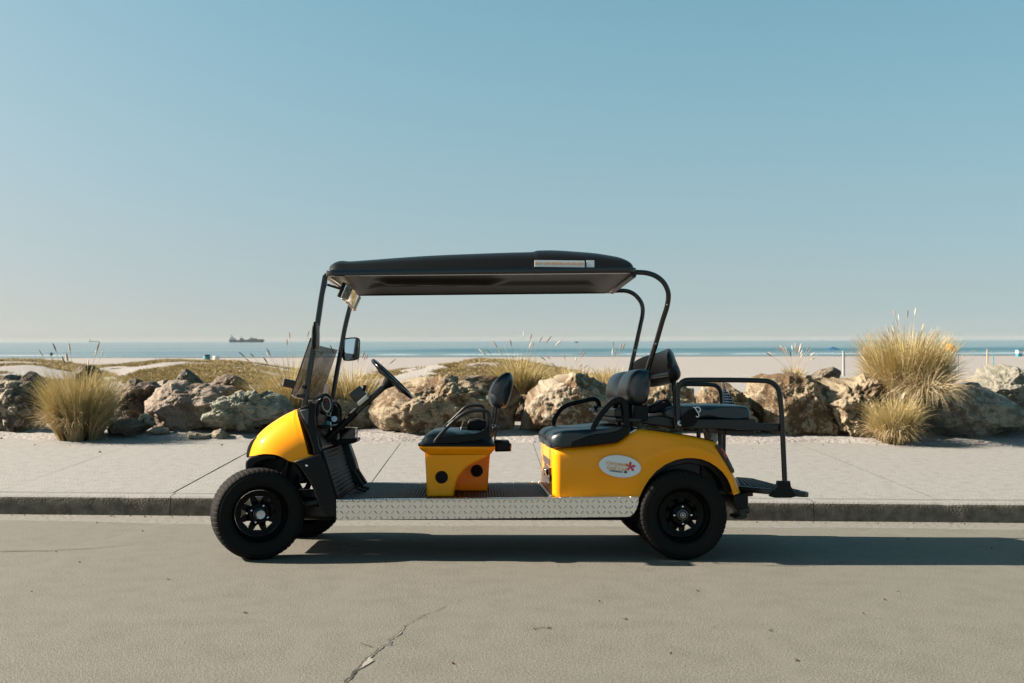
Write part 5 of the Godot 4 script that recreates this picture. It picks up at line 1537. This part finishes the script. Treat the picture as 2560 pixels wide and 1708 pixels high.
func build_roof() -> void:
	# rim all round, crowned lid above, moulded lining below
	var x0: float = Vector3(-1.121, 1.683, 0).x
	var x1: float = Vector3(0.739, 1.72, 0).x
	var lean := func(x: float) -> float: return lerpf(Vector3(-1.102, 1.671, 0).y, Vector3(0.729, 1.708, 0).y, (x - x0) / (x1 - x0))
	var rings := []
	var ring_of := func(ins: float, dy: float) -> PackedVector3Array:
		var ring := plan_ring(x0 + ins, x1 - ins, 0.0 - ins, -1.18 + ins, maxf(0.055 - ins * 0.5, 0.02), 0.0)
		for k in ring.size():
			ring[k].y = lean.call(ring[k].x) + dy
		return ring
	for q in [[0.03, -0.002], [0.004, 0.0], [0.0, 0.004], [0.0, 0.03], [0.004, 0.034], [0.012, 0.036]]:
		rings.append(ring_of.call(q[0], q[1]))
	put("roof_rim", Geo.new().patch(rings, true), M.gloss_black, cart)
	# lid: height above the rim along its length, seen from the side
	var crest := smooth2(f2([-1.162, 1.767, -1.135, 1.785, -1.1, 1.794, -1.06, 1.791, -1.035, 1.791, -0.905, 1.803, -0.715, 1.821, -0.505, 1.838, -0.253, 1.852, -0.051, 1.862, 0.126, 1.869, 0.156, 1.875, 0.181, 1.88, 0.303, 1.879, 0.43, 1.872, 0.557, 1.862, 0.685, 1.841, 0.736, 1.824, 0.766, 1.807, 0.782, 1.789]), 3, false)
	var rows := []
	for i in crest.size():
		var p := crest[i]
		p.x = x0 + 0.018 + (p.x - crest[0].x) * (x1 - x0 - 0.036) / (crest[-1].x - crest[0].x)
		var ed := 0.06 - minf(minf(p.x - x0 - 0.012, x1 - 0.012 - p.x), 0.06)
		var tuck := 0.06 - sqrt(maxf(0.06 * 0.06 - ed * ed, 0.0))
		var base: float = lean.call(p.x) + 0.036
		var h := maxf(p.y - base, 0.001)
		var row := PackedVector3Array()
		for k in 41:
			var t := -1.0 + k / 20.0
			var hw := 0.578 - tuck
			var f := pow(maxf(0.0, 1.0 - pow(absf(t), 5.0)), 0.6)
			# channels that run along the lid, each side of the middle
			var ch := 0.012 * exp(-pow((absf(t) - 0.62) / 0.07, 2.0)) * smoothstep(x0, x0 + 0.3, p.x) * smoothstep(0.24, 0.1, p.x)
			row.append(Vector3(p.x, base + h * f - ch, -0.59 + hw * -t))
		rows.append(row)
	put("roof_lid", Geo.new().patch(rows), M.plastic, cart)
	rows = []
	for i in 61:
		var x := lerpf(x0 + 0.02, x1 - 0.02, i / 60.0)
		var row := PackedVector3Array()
		for k in 61:
			var t := -1.0 + k / 30.0
			var s := i / 60.0
			var e := smoothstep(0.0, 0.12, s) * smoothstep(1.0, 0.9, s)
			var dome := 0.085 * (1.0 - pow(absf(t), 3.0)) * e
			# two moulded rails and a sunk panel between them
			var rail := 0.045 * exp(-pow((absf(t) - (0.52 + 0.22 * s)) / 0.07, 2.0)) * smoothstep(0.08, 0.16, s) * smoothstep(0.62, 0.52, s)
			var step := 0.014 * smoothstep(0.76, 0.71, absf(t)) * smoothstep(0.06, 0.09, s) * smoothstep(0.94, 0.91, s)
			row.append(Vector3(x, lean.call(x) + 0.002 + dome + step - rail, -0.59 - t * 0.565))
		rows.append(row)
	put("roof_lining", Geo.new().patch(rows), M.lining, cart)
	# stickers on the roof side
	var sb := spot("roof_sticker", cart, Transform3D(Basis(Vector3.RIGHT, -0.12), Vector3(0.27, 1.755, 0.006)))
	put("sticker_face", rbox(Vector3(0.3, 0.04, 0.006), 0.001), M.sticker, sb)
	word("lettering", "GOLF CART RENTALS 619.694.6637", 0.0205, Vector3(-0.148, 0.0, 0.0036), M.orange, sb, false)
	var lt: Node3D = sb.get_node("lettering")
	lt.transform.basis = lt.transform.basis.scaled(Vector3(0.64, 0.85, 1))
	put("square_sticker", rbox(Vector3(0.046, 0.042, 0.006), 0.001, Transform3D(Basis(Vector3.RIGHT, -0.12), Vector3(0.455, 1.757, 0.004))), M.sticker, cart)
	# struts
	for s in 2:
		if s == 0:
			put("front_strut", tube(smooth3(f3([-1.131, 1.681, -0.1, -1.135, 1.657, -0.1, -1.155, 1.531, -0.1, -1.174, 1.386, -0.1, -1.193, 1.242, -0.1, -1.212, 1.115, -0.1, -1.231, 0.972, -0.1, -1.246, 0.883, -0.1]), 3), 0.016, 8, 0.016), M.gloss_black, cart)
			put("rear_strut", tube(smooth3(f3([0.666, 1.72, -0.06, 0.744, 1.718, -0.06, 0.805, 1.714, -0.06, 0.861, 1.695, -0.06, 0.905, 1.659, -0.06, 0.929, 1.615, -0.06, 0.938, 1.573, -0.07, 0.932, 1.511, -0.09, 0.91, 1.428, -0.12, 0.88, 1.297, -0.17, 0.84, 1.134, -0.24, 0.805, 0.973, -0.27, 0.789, 0.849, -0.28]), 5), 0.0155, 12), M.gloss_black, cart)
		else:
			put("front_strut", tube(smooth3(f3([-1.082, 1.654, -1.1, -1.093, 1.631, -1.1, -1.114, 1.552, -1.1, -1.14, 1.434, -1.1, -1.158, 1.322, -1.1, -1.176, 1.21, -1.1, -1.196, 1.089, -1.1, -1.218, 0.936, -1.1, -1.231, 0.852, -1.1]), 3), 0.016, 8, 0.016), M.gloss_black, cart)
			put("rear_strut", tube(smooth3(f3([0.713, 1.717, -1.12, 0.784, 1.723, -1.12, 0.847, 1.721, -1.12, 0.899, 1.699, -1.12, 0.942, 1.653, -1.12, 0.959, 1.608, -1.12, 0.959, 1.556, -1.12, 0.947, 1.494, -1.12, 0.91, 1.328, -1.12, 0.875, 1.172, -1.12, 0.835, 0.976, -1.12, 0.818, 0.864, -1.12]), 5), 0.0155, 12), M.gloss_black, cart)
	for q in [Vector3(0.927, 1.524, -0.066), Vector3(0.874, 1.291, -0.152), Vector3(0.904, 1.299, -1.105)]:
		put("strut_bolt", lathe(f2([0.001, 0.006, 0.005, 0.005, 0.006, 0.0]), 10, Transform3D(Basis(), q)), M.chrome, cart)
	put("front_crossbar", tube(PackedVector3Array([Vector3(-1.129, 1.681, -0.1), Vector3(-1.08, 1.654, -1.1)]), 0.014, 8, 0.014), M.gloss_black, cart)
	put("rear_crossbar", tube(PackedVector3Array([Vector3(0.722, 1.702, -0.03), Vector3(0.743, 1.721, -1.13)]), 0.02, 8, 0.016), M.black, cart)

func build_rear_deck() -> void:
	# frame of the rear-facing bench
	for s in 2:
		var z0 := -0.09 if s == 0 else -1.07
		var z1 := -0.13 if s == 0 else -1.11
		put("seat_frame", plate(f2([0.971, 0.843, 0.991, 0.853, 1.107, 0.834, 1.459, 0.836, 1.478, 0.812, 1.625, 0.81, 1.624, 0.762, 1.478, 0.768, 1.424, 0.763, 1.375, 0.775, 0.976, 0.776]), z0, z1, 0.006, 2), M.black, cart)
	put("seat_pan", rbox(Vector3(0.48, 0.02, 0.94), 0.005, Transform3D(Basis(), Vector3(1.219, 0.806, -0.1) + Vector3(0, -0.01, -0.5))), M.black, cart)
	put("seat_pan_lip", rbox(Vector3(0.18, 0.03, 0.6), 0.005, Transform3D(Basis(), Vector3(1.406, 0.752, -0.3) + Vector3(0, 0, -0.2))), M.black, cart)
	put("deck_strap", plate(smooth2(f2([0.777, 0.836, 0.826, 0.846, 0.924, 0.851, 0.998, 0.832, 0.998, 0.779, 0.936, 0.783, 0.875, 0.793, 0.792, 0.805]), 3), -0.14, -0.22, 0.008), M.black, cart)
	put("deck_cover", plate(f2([0.74, 0.779, 0.866, 0.763, 0.987, 0.749, 1.109, 0.73, 1.231, 0.704, 1.226, 0.695, 0.987, 0.732, 0.74, 0.765]), -0.16, -1.04, 0.004), M.black, cart)
	for q in [[Vector3(1.158, 0.772, -0.25), Vector3(1.158, 0.703, -0.25)], [Vector3(1.328, 0.763, -0.4), Vector3(1.332, 0.546, -0.4)], [Vector3(1.508, 0.747, -1), Vector3(1.5, 0.37, -1)]]:
		put("deck_post", tube(PackedVector3Array(q), 0.012, 8, 0.012), M.black, cart)
	# grab rails
	put("grab_rail", tube(smooth3(f3([0.997, 0.81, -0.075, 0.995, 0.877, -0.075, 0.993, 0.949, -0.075, 0.995, 1.009, -0.075, 1.01, 1.046, -0.075, 1.034, 1.065, -0.075, 1.071, 1.07, -0.075, 1.202, 1.071, -0.075, 1.373, 1.071, -0.075, 1.515, 1.068, -0.075, 1.557, 1.061, -0.075, 1.588, 1.042, -0.075, 1.608, 1.011, -0.075, 1.617, 0.967, -0.075, 1.626, 0.856, -0.075, 1.633, 0.664, -0.075, 1.641, 0.436, -0.075]), 4), 0.0155, 12), M.black, cart)
	put("grab_rail", tube(smooth3(f3([1.198, 0.81, -1.1, 1.198, 0.95, -1.1, 1.204, 1.021, -1.1, 1.227, 1.052, -1.1, 1.267, 1.061, -1.1, 1.35, 1.061, -1.1, 1.444, 1.059, -1.1, 1.484, 1.048, -1.1, 1.507, 1.017, -1.1, 1.515, 0.966, -1.1, 1.52, 0.839, -1.1, 1.524, 0.671, -1.1, 1.525, 0.418, -1.1]), 4), 0.0155, 12), M.black, cart)
	# footboard
	var step := spot("footboard", cart)
	var x0: float = Vector3(1.375, 0.409, -0.1).x
	var x1: float = Vector3(1.793, 0.386, -0.1).x
	var ya: float = Vector3(1.375, 0.431, -0.1).y
	var yb: float = Vector3(1.793, 0.396, -0.1).y
	var th := 0.032
	var plan := PackedVector2Array()
	for q in [Vector3(1.363, 0.429, -0.09), Vector3(1.637, 0.407, -0.08), Vector3(1.762, 0.397, -0.09), Vector3(1.803, 0.391, -0.13), Vector3(1.789, 0.406, -0.32), Vector3(1.757, 0.417, -0.7), Vector3(1.733, 0.425, -0.98), Vector3(1.719, 0.429, -1.06), Vector3(1.597, 0.432, -1.06)]:
		plan.append(Vector2(q.x, -q.z))
	var flat_at := func(x: float) -> float: return lerpf(ya, yb, clampf((x - x0) / (x1 - x0), 0.0, 1.0))
	var board := plate(plan, 0.0, -th, 0.006, 2)
	for k in board.v.size():
		var p := board.v[k]
		board.v[k] = Vector3(p.x, p.z + flat_at.call(p.x), -p.y)
	put("board", board, M.black, step)
	var ribs := Geo.new()
	for k in 10:
		var u := 0.04 + k * 0.1
		var q0 := plan[0].lerp(plan[2], u)
		var q1 := plan[8].lerp(plan[7], u)
		ribs.join(tube(PackedVector3Array([Vector3(q0.x, flat_at.call(q0.x) + 0.003, -q0.y - 0.03), Vector3(q1.x, flat_at.call(q1.x) + 0.003, -q1.y + 0.03)]), 0.0035, 4))
	for k in 16:
		var u := 0.04 + k * 0.061
		var q0 := plan[0].lerp(plan[8], u)
		var q1 := plan[2].lerp(plan[7], u)
		ribs.join(tube(PackedVector3Array([Vector3(q0.x + 0.01, flat_at.call(q0.x + 0.01) + 0.004, -q0.y), Vector3(q1.x - 0.01, flat_at.call(q1.x - 0.01) + 0.004, -q1.y)]), 0.003, 4))
	put("board_tread", ribs, mat(0.03, 0.034, 0.04, 0.4), step)
	for z in [-0.085]:
		put("rail_bracket", plate(f2([1.598, 0.466, 1.67, 0.466, 1.675, 0.435, 1.699, 0.397, 1.703, 0.373, 1.674, 0.366, 1.577, 0.366, 1.548, 0.373, 1.558, 0.392, 1.59, 0.432]), z + 0.025, z - 0.025, 0.006, 2), M.plastic, step)
	put("board_arm", tube(PackedVector3Array([Vector3(1.353, 0.364, -0.3), Vector3(1.504, 0.374, -0.3)]), 0.02, 8, 0.02), M.black, step)
	put("board_arm", tube(PackedVector3Array([Vector3(1.353, 0.364, -0.3) + Vector3(0, 0, -0.6), Vector3(1.504, 0.374, -0.3) + Vector3(0, 0, -0.6)]), 0.02, 8, 0.02), M.black, step)
	# seat-belt strap with its anchor
	var belt := spot("seat_belt", cart)
	put("strap", plate(smooth2(f2([1.004, 0.825, 1.043, 0.863, 1.086, 0.897, 1.113, 0.863, 1.103, 0.815, 1.071, 0.791, 1.023, 0.786]), 2), -0.05, -0.085, 0.006, 2), M.rubber, belt)
	put("anchor", lathe(f2([0.006, 0.004, 0.012, 0.003, 0.017, 0.0]), 20, Transform3D(Basis(), Vector3(1.004, 0.81, -0.06))), M.silver, belt)

func build_fittings() -> void:
	# tinted windscreen, folded flat between the struts
	var a := Vector3(-1.206, 1.302, -0.06)
	var b := Vector3(-1.313, 0.973, -0.06)
	var c := Vector3(-1.191, 1.283, -1.12)
	var d := Vector3(-1.307, 0.924, -1.12)
	var rows := []
	for s in 2:
		for i in 13:
			var u := i / 12.0
			var row := PackedVector3Array()
			for k in 13:
				var w := k / 12.0
				var p := a.lerp(c, w).lerp(b.lerp(d, w), u)
				p.x -= 0.06 * sin(PI * w) + 0.004 * s
				row.append(p)
			rows.append(row)
	var scr := spot("windscreen", cart)
	put("pane", Geo.new().patch(rows.slice(0, 13)), M.tint, scr)
	put("pane_edge", tube(smooth3(PackedVector3Array([a, a.lerp(b, 0.5), b]), 4), 0.004, 6), M.gloss_black, scr)
	put("pane_edge", tube(PackedVector3Array(rows[0]), 0.004, 6), M.gloss_black, scr)
	put("pane_edge", tube(PackedVector3Array(rows[12]), 0.004, 6), M.gloss_black, scr)
	put("pane_clip", rbox(Vector3(0.05, 0.02, 0.03), 0.006, Transform3D(Basis(), Vector3(-1.264, 0.959, -0.09))), M.black, scr)
	put("pane_clip", rbox(Vector3(0.02, 0.02, 0.03), 0.006, Transform3D(Basis(), Vector3(-1.243, 1.012, -0.07))), M.black, scr)
	put("paper_tag", rbox(Vector3(0.03, 0.105, 0.002), 0.0008, Transform3D(Basis(Vector3.BACK, -0.16), Vector3(-1.22, 0.989, -0.8))), M.white, scr)
	put("marker_box", rbox(Vector3(0.068, 0.05, 0.06), 0.006, Transform3D(Basis(Vector3.BACK, -0.2) * Basis(Vector3.UP, 0.3), Vector3(-1.331, 1.032, -0.06))), M.gloss_black, cart)
	# mirrors on the struts
	var nm := spot("side_mirror", cart)
	put("mirror_arm", tube(PackedVector3Array([Vector3(-1.169, 1.313, -0.09), Vector3(-1.173, 1.31, -0.04)]), 0.012, 8), M.black, nm)
	put("mirror_case", pillow(smooth2(f2([-1.172, 1.395, -1.16, 1.379, -1.155, 1.313, -1.158, 1.247, -1.174, 1.225, -1.184, 1.246, -1.187, 1.308, -1.181, 1.371]), 3), 0.06, -0.1, 0.03, keep, 8), M.plastic, nm)
	var fm := spot("side_mirror", cart)
	put("mirror_case", plate(smooth2(f2([-1.153, 1.354, -1.142, 1.368, -1.092, 1.375, -1.053, 1.373, -1.038, 1.355, -1.038, 1.296, -1.042, 1.239, -1.056, 1.22, -1.1, 1.211, -1.151, 1.216, -1.157, 1.272]), 3), -1.115, -1.16, 0.012, 3), M.plastic, fm)
	put("mirror_glass", plate(smooth2(f2([-1.139, 1.35, -1.128, 1.361, -1.089, 1.367, -1.053, 1.365, -1.042, 1.348, -1.044, 1.295, -1.048, 1.244, -1.062, 1.227, -1.098, 1.22, -1.137, 1.224]), 3), -1.112, -1.117, 0.001, 1), M.mirror, fm)
	put("mirror_arm", tube(PackedVector3Array([Vector3(-1.171, 1.266, -1.1), Vector3(-1.13, 1.267, -1.13)]), 0.012, 8), M.black, fm)
	# five-panel mirror under the front edge of the roof
	var wide := spot("panoramic_mirror", cart)
	var e0 := Vector3(-1.032, 1.604, -0.14)
	var e1 := Vector3(-1.047, 1.596, -1.02)
	for k in 5:
		var q0 := e0.lerp(e1, k / 5.0 + 0.004)
		var q1 := e0.lerp(e1, (k + 1) / 5.0 - 0.004)
		var bend := (k - 2) * 0.06
		var bz := Basis(Vector3.UP, bend) * Basis(Vector3.BACK, -0.4)
		put("mirror_panel", rbox(Vector3(0.006, 0.085, 0.165), 0.002, Transform3D(bz, (q0 + q1) / 2 + bz.x * 0.018)), M.mirror, wide)
		put("panel_case", rbox(Vector3(0.024, 0.095, 0.172), 0.006, Transform3D(bz, (q0 + q1) / 2 + Vector3(0.003, 0, 0))), M.cream if k > 0 else M.plastic, wide)
	for z in [0.0, 1.0]:
		var s0: Vector3 = Vector3(-1.124, 1.63, -0.12).lerp(Vector3(-1.094, 1.605, -1.06), z)
		put("mirror_bracket", tube(PackedVector3Array([s0, e0.lerp(e1, z)]), 0.008, 8), M.black, wide)
	# steering
	var steer := spot("steering", cart)
	var s0 := Vector3(-1.199, 0.643, -0.36)
	var s1 := Vector3(-0.776, 1.038, -0.36)
	put("column", tube(PackedVector3Array([s0, s0.lerp(s1, 0.55)]), 0.024, 12), M.plastic, steer)
	put("column_upper", tube(PackedVector3Array([s0.lerp(s1, 0.5), s1]), 0.019, 12), M.gloss_black, steer)
	var ax := (s1 - s0).normalized()
	var px := ax.cross(Vector3(0, 0, 1)).normalized()
	var frame := Basis(px, Vector3(0, 0, 1), px.cross(Vector3(0, 0, 1))) * Basis(Vector3.UP, 0.06)
	var hub := s1 + ax * 0.045
	put("wheel_ring", torus(0.165, 0.0135, Transform3D(frame, hub)), M.gloss_black, steer)
	put("wheel_hub", lathe(f2([0.001, 0.012, 0.04, 0.008, 0.055, -0.004, 0.045, -0.02, 0.025, -0.06, 0.02, -0.075]), 24, Transform3D(Basis(frame.x, frame.y, ax), hub)), M.plastic, steer)
	for k in 3:
		var a3 := TAU * k / 3 + 0.5
		var rd := frame.x * cos(a3) + frame.y * sin(a3)
		put("wheel_spoke", tube(PackedVector3Array([hub - ax * 0.01 + rd * 0.03, hub - ax * 0.016 + rd * 0.1, hub + rd * 0.162]), 0.011, 8), M.plastic, steer)
	var clip := spot("shift_box", cart)
	put("box", rbox(Vector3(0.085, 0.07, 0.07), 0.006, Transform3D(Basis(Vector3.BACK, 0.72), Vector3(-0.949, 0.962, -0.34) + Vector3(0.0, 0.012, 0.02))), M.gloss_black, clip)
	put("lever", tube(smooth3(f3([-0.927, 0.962, -0.3, -0.913, 0.999, -0.3, -0.906, 1.029, -0.3]), 3), 0.0105, 8), M.plastic, clip)
	put("box_label", rbox(Vector3(0.075, 0.02, 0.075), 0.003, Transform3D(Basis(Vector3.BACK, 0.72), Vector3(-0.918, 0.933, -0.31))), M.cream, clip)
	put("box_knob", rbox(Vector3(0.02, 0.02, 0.02), 0.006, Transform3D(Basis(Vector3.BACK, 0.72), Vector3(-0.876, 0.918, -0.29))), M.plastic, clip)
	put("column_mark", rbox(Vector3(0.045, 0.006, 0.03), 0.002, Transform3D(Basis(Vector3.BACK, 0.72), Vector3(-0.983, 0.871, -0.325))), M.cream, clip)
	# small flag hanging behind the rear bench
	var flag := spot("small_flag", cart)
	var f0 := Vector3(1.504, 1.061, -1)
	var f1 := Vector3(1.504, 0.919, -1)
	var f2p := Vector3(1.588, 0.914, -1)
	put("flag_stick", tube(PackedVector3Array([f0 + Vector3(0, 0.03, 0), f1 + Vector3(0, -0.1, 0)]), 0.004, 6), M.cream, flag)
	var cl := []
	for i in 9:
		var u := i / 8.0
		var row := PackedVector3Array()
		for k in 9:
			var w := k / 8.0
			var p := f0.lerp(f1, u).lerp(f0.lerp(f2p, u), w)
			p.z += 0.012 * sin(w * 5.0 + u * 2.0) * u
			row.append(p)
		cl.append(row)
	put("flag_canton", Geo.new().patch(cl), M.navy, flag)
	for i in range(1, 8):
		for k in i:
			var u := (i + 0.7) / 8.0
			var w := (k + 0.5) / i
			var p := f0.lerp(f1, u).lerp(f0.lerp(f2p, u), w)
			p.z += 0.012 * sin(w * 5.0 + u * 2.0) * u + 0.003
			var star := PackedVector2Array()
			for j in 10:
				star.append(Vector2.from_angle(TAU * j / 10 + 0.3) * (0.0062 if j % 2 == 0 else 0.0028))
			var sg := plate(star, 0.0006, -0.0006, 0.0001, 1)
			for j in sg.v.size():
				sg.v[j] += p
			put("star", sg, M.white, flag)
	for k in 5:
		var u0 := f1.lerp(f2p, k / 5.0)
		var u1 := f1.lerp(f2p, (k + 1) / 5.0)
		put("stripe", Geo.new().patch([PackedVector3Array([u0, u1]), PackedVector3Array([u0 + Vector3(0, -0.035, 0.002), u1 + Vector3(0, -0.035, 0.002)])]), M.white if k % 2 == 0 else M.red, flag)

func torus(r: float, t: float, xf: Transform3D) -> Geo:
	var rows := []
	for i in 61:
		var a := TAU * i / 60
		var ring := PackedVector3Array()
		for k in 12:
			var b := TAU * k / 12
			ring.append(xf * Vector3(cos(a) * (r + t * cos(b)), sin(a) * (r + t * cos(b)), t * sin(b)))
		rows.append(ring)
	return Geo.new().patch(rows, true)

func make_loose_things() -> void:
	# keys in the ignition
	var xf := cart.transform
	var kr := spot("key_ring", self, Transform3D(xf.basis, xf * Vector3(-1.118, 0.863, -0.24)))
	tag(kr, "key ring with pale disc and teal tags hanging below the cart's gauge", "keys")
	put("split_ring", torus(0.012, 0.0015, Transform3D(Basis(), Vector3(0, -0.012, 0))), M.chrome, kr)
	put("disc_tag", lathe(f2([0.001, 0.003, 0.016, 0.003, 0.0185, 0.001, 0.0185, -0.002]), 24, Transform3D(Basis(Vector3.UP, 0.2), Vector3(0.035, -0.042, 0.01))), M.pale_blue, kr)
	put("teal_tag", rbox(Vector3(0.018, 0.05, 0.012), 0.006, Transform3D(Basis(Vector3.BACK, -0.08), Vector3(-0.006, -0.078, 0.0))), M.teal, kr)
	put("key_blade", rbox(Vector3(0.009, 0.05, 0.003), 0.001, Transform3D(Basis(Vector3.BACK, 0.1), Vector3(0.014, -0.085, 0.004))), M.silver, kr)
	put("chain", tube(f3([0, -0.02, 0, 0.014, -0.03, 0.004, 0.03, -0.03, 0.008]), 0.002, 6), M.chrome, kr)
	# white hook hung on the strap
	var hk := spot("belt_hook", self, Transform3D(xf.basis, xf * Vector3(1.102, 0.878, -0.045)))
	tag(hk, "small white plastic hook clipped on the black rear seat belt", "hook")
	put("hook", tube(smooth3(f3([-0.022, 0.03, 0, -0.012, 0.024, 0, 0.0, 0.006, 0, 0.012, -0.014, 0, 0.01, -0.028, 0, 0.0, -0.03, 0, -0.004, -0.024, 0]), 4), 0.0028, 8).join(tube(smooth3(f3([-0.012, 0.024, 0, 0.006, 0.03, 0, 0.02, 0.02, 0, 0.02, 0.006, 0, 0.01, -0.002, 0]), 4), 0.0028, 8)), M.white, hk)
	# crumpled clear bag behind the tail
	var bag := spot("plastic_bag", self, Transform3D(xf.basis, xf * Vector3(1.343, 0.712, -0.7)))
	tag(bag, "crumpled pale plastic bag under the rear-facing seat of the cart", "bag")
	var rows := []
	for i in 13:
		var u := i / 12.0
		var ring := PackedVector3Array()
		for k in 24:
			var a := TAU * k / 24
			var r := (0.03 + 0.018 * sin(PI * u)) * (1.0 + 0.3 * noise_a.get_noise_3d(cos(a) * 60, u * 60, sin(a) * 60) * 2.0)
			ring.append(Vector3(cos(a) * r, -0.06 + 0.12 * u, sin(a) * r))
		rows.append(ring)
	put("bag_body", Geo.new().patch(rows, true), mat(0.45, 0.52, 0.55, 0.25), bag)
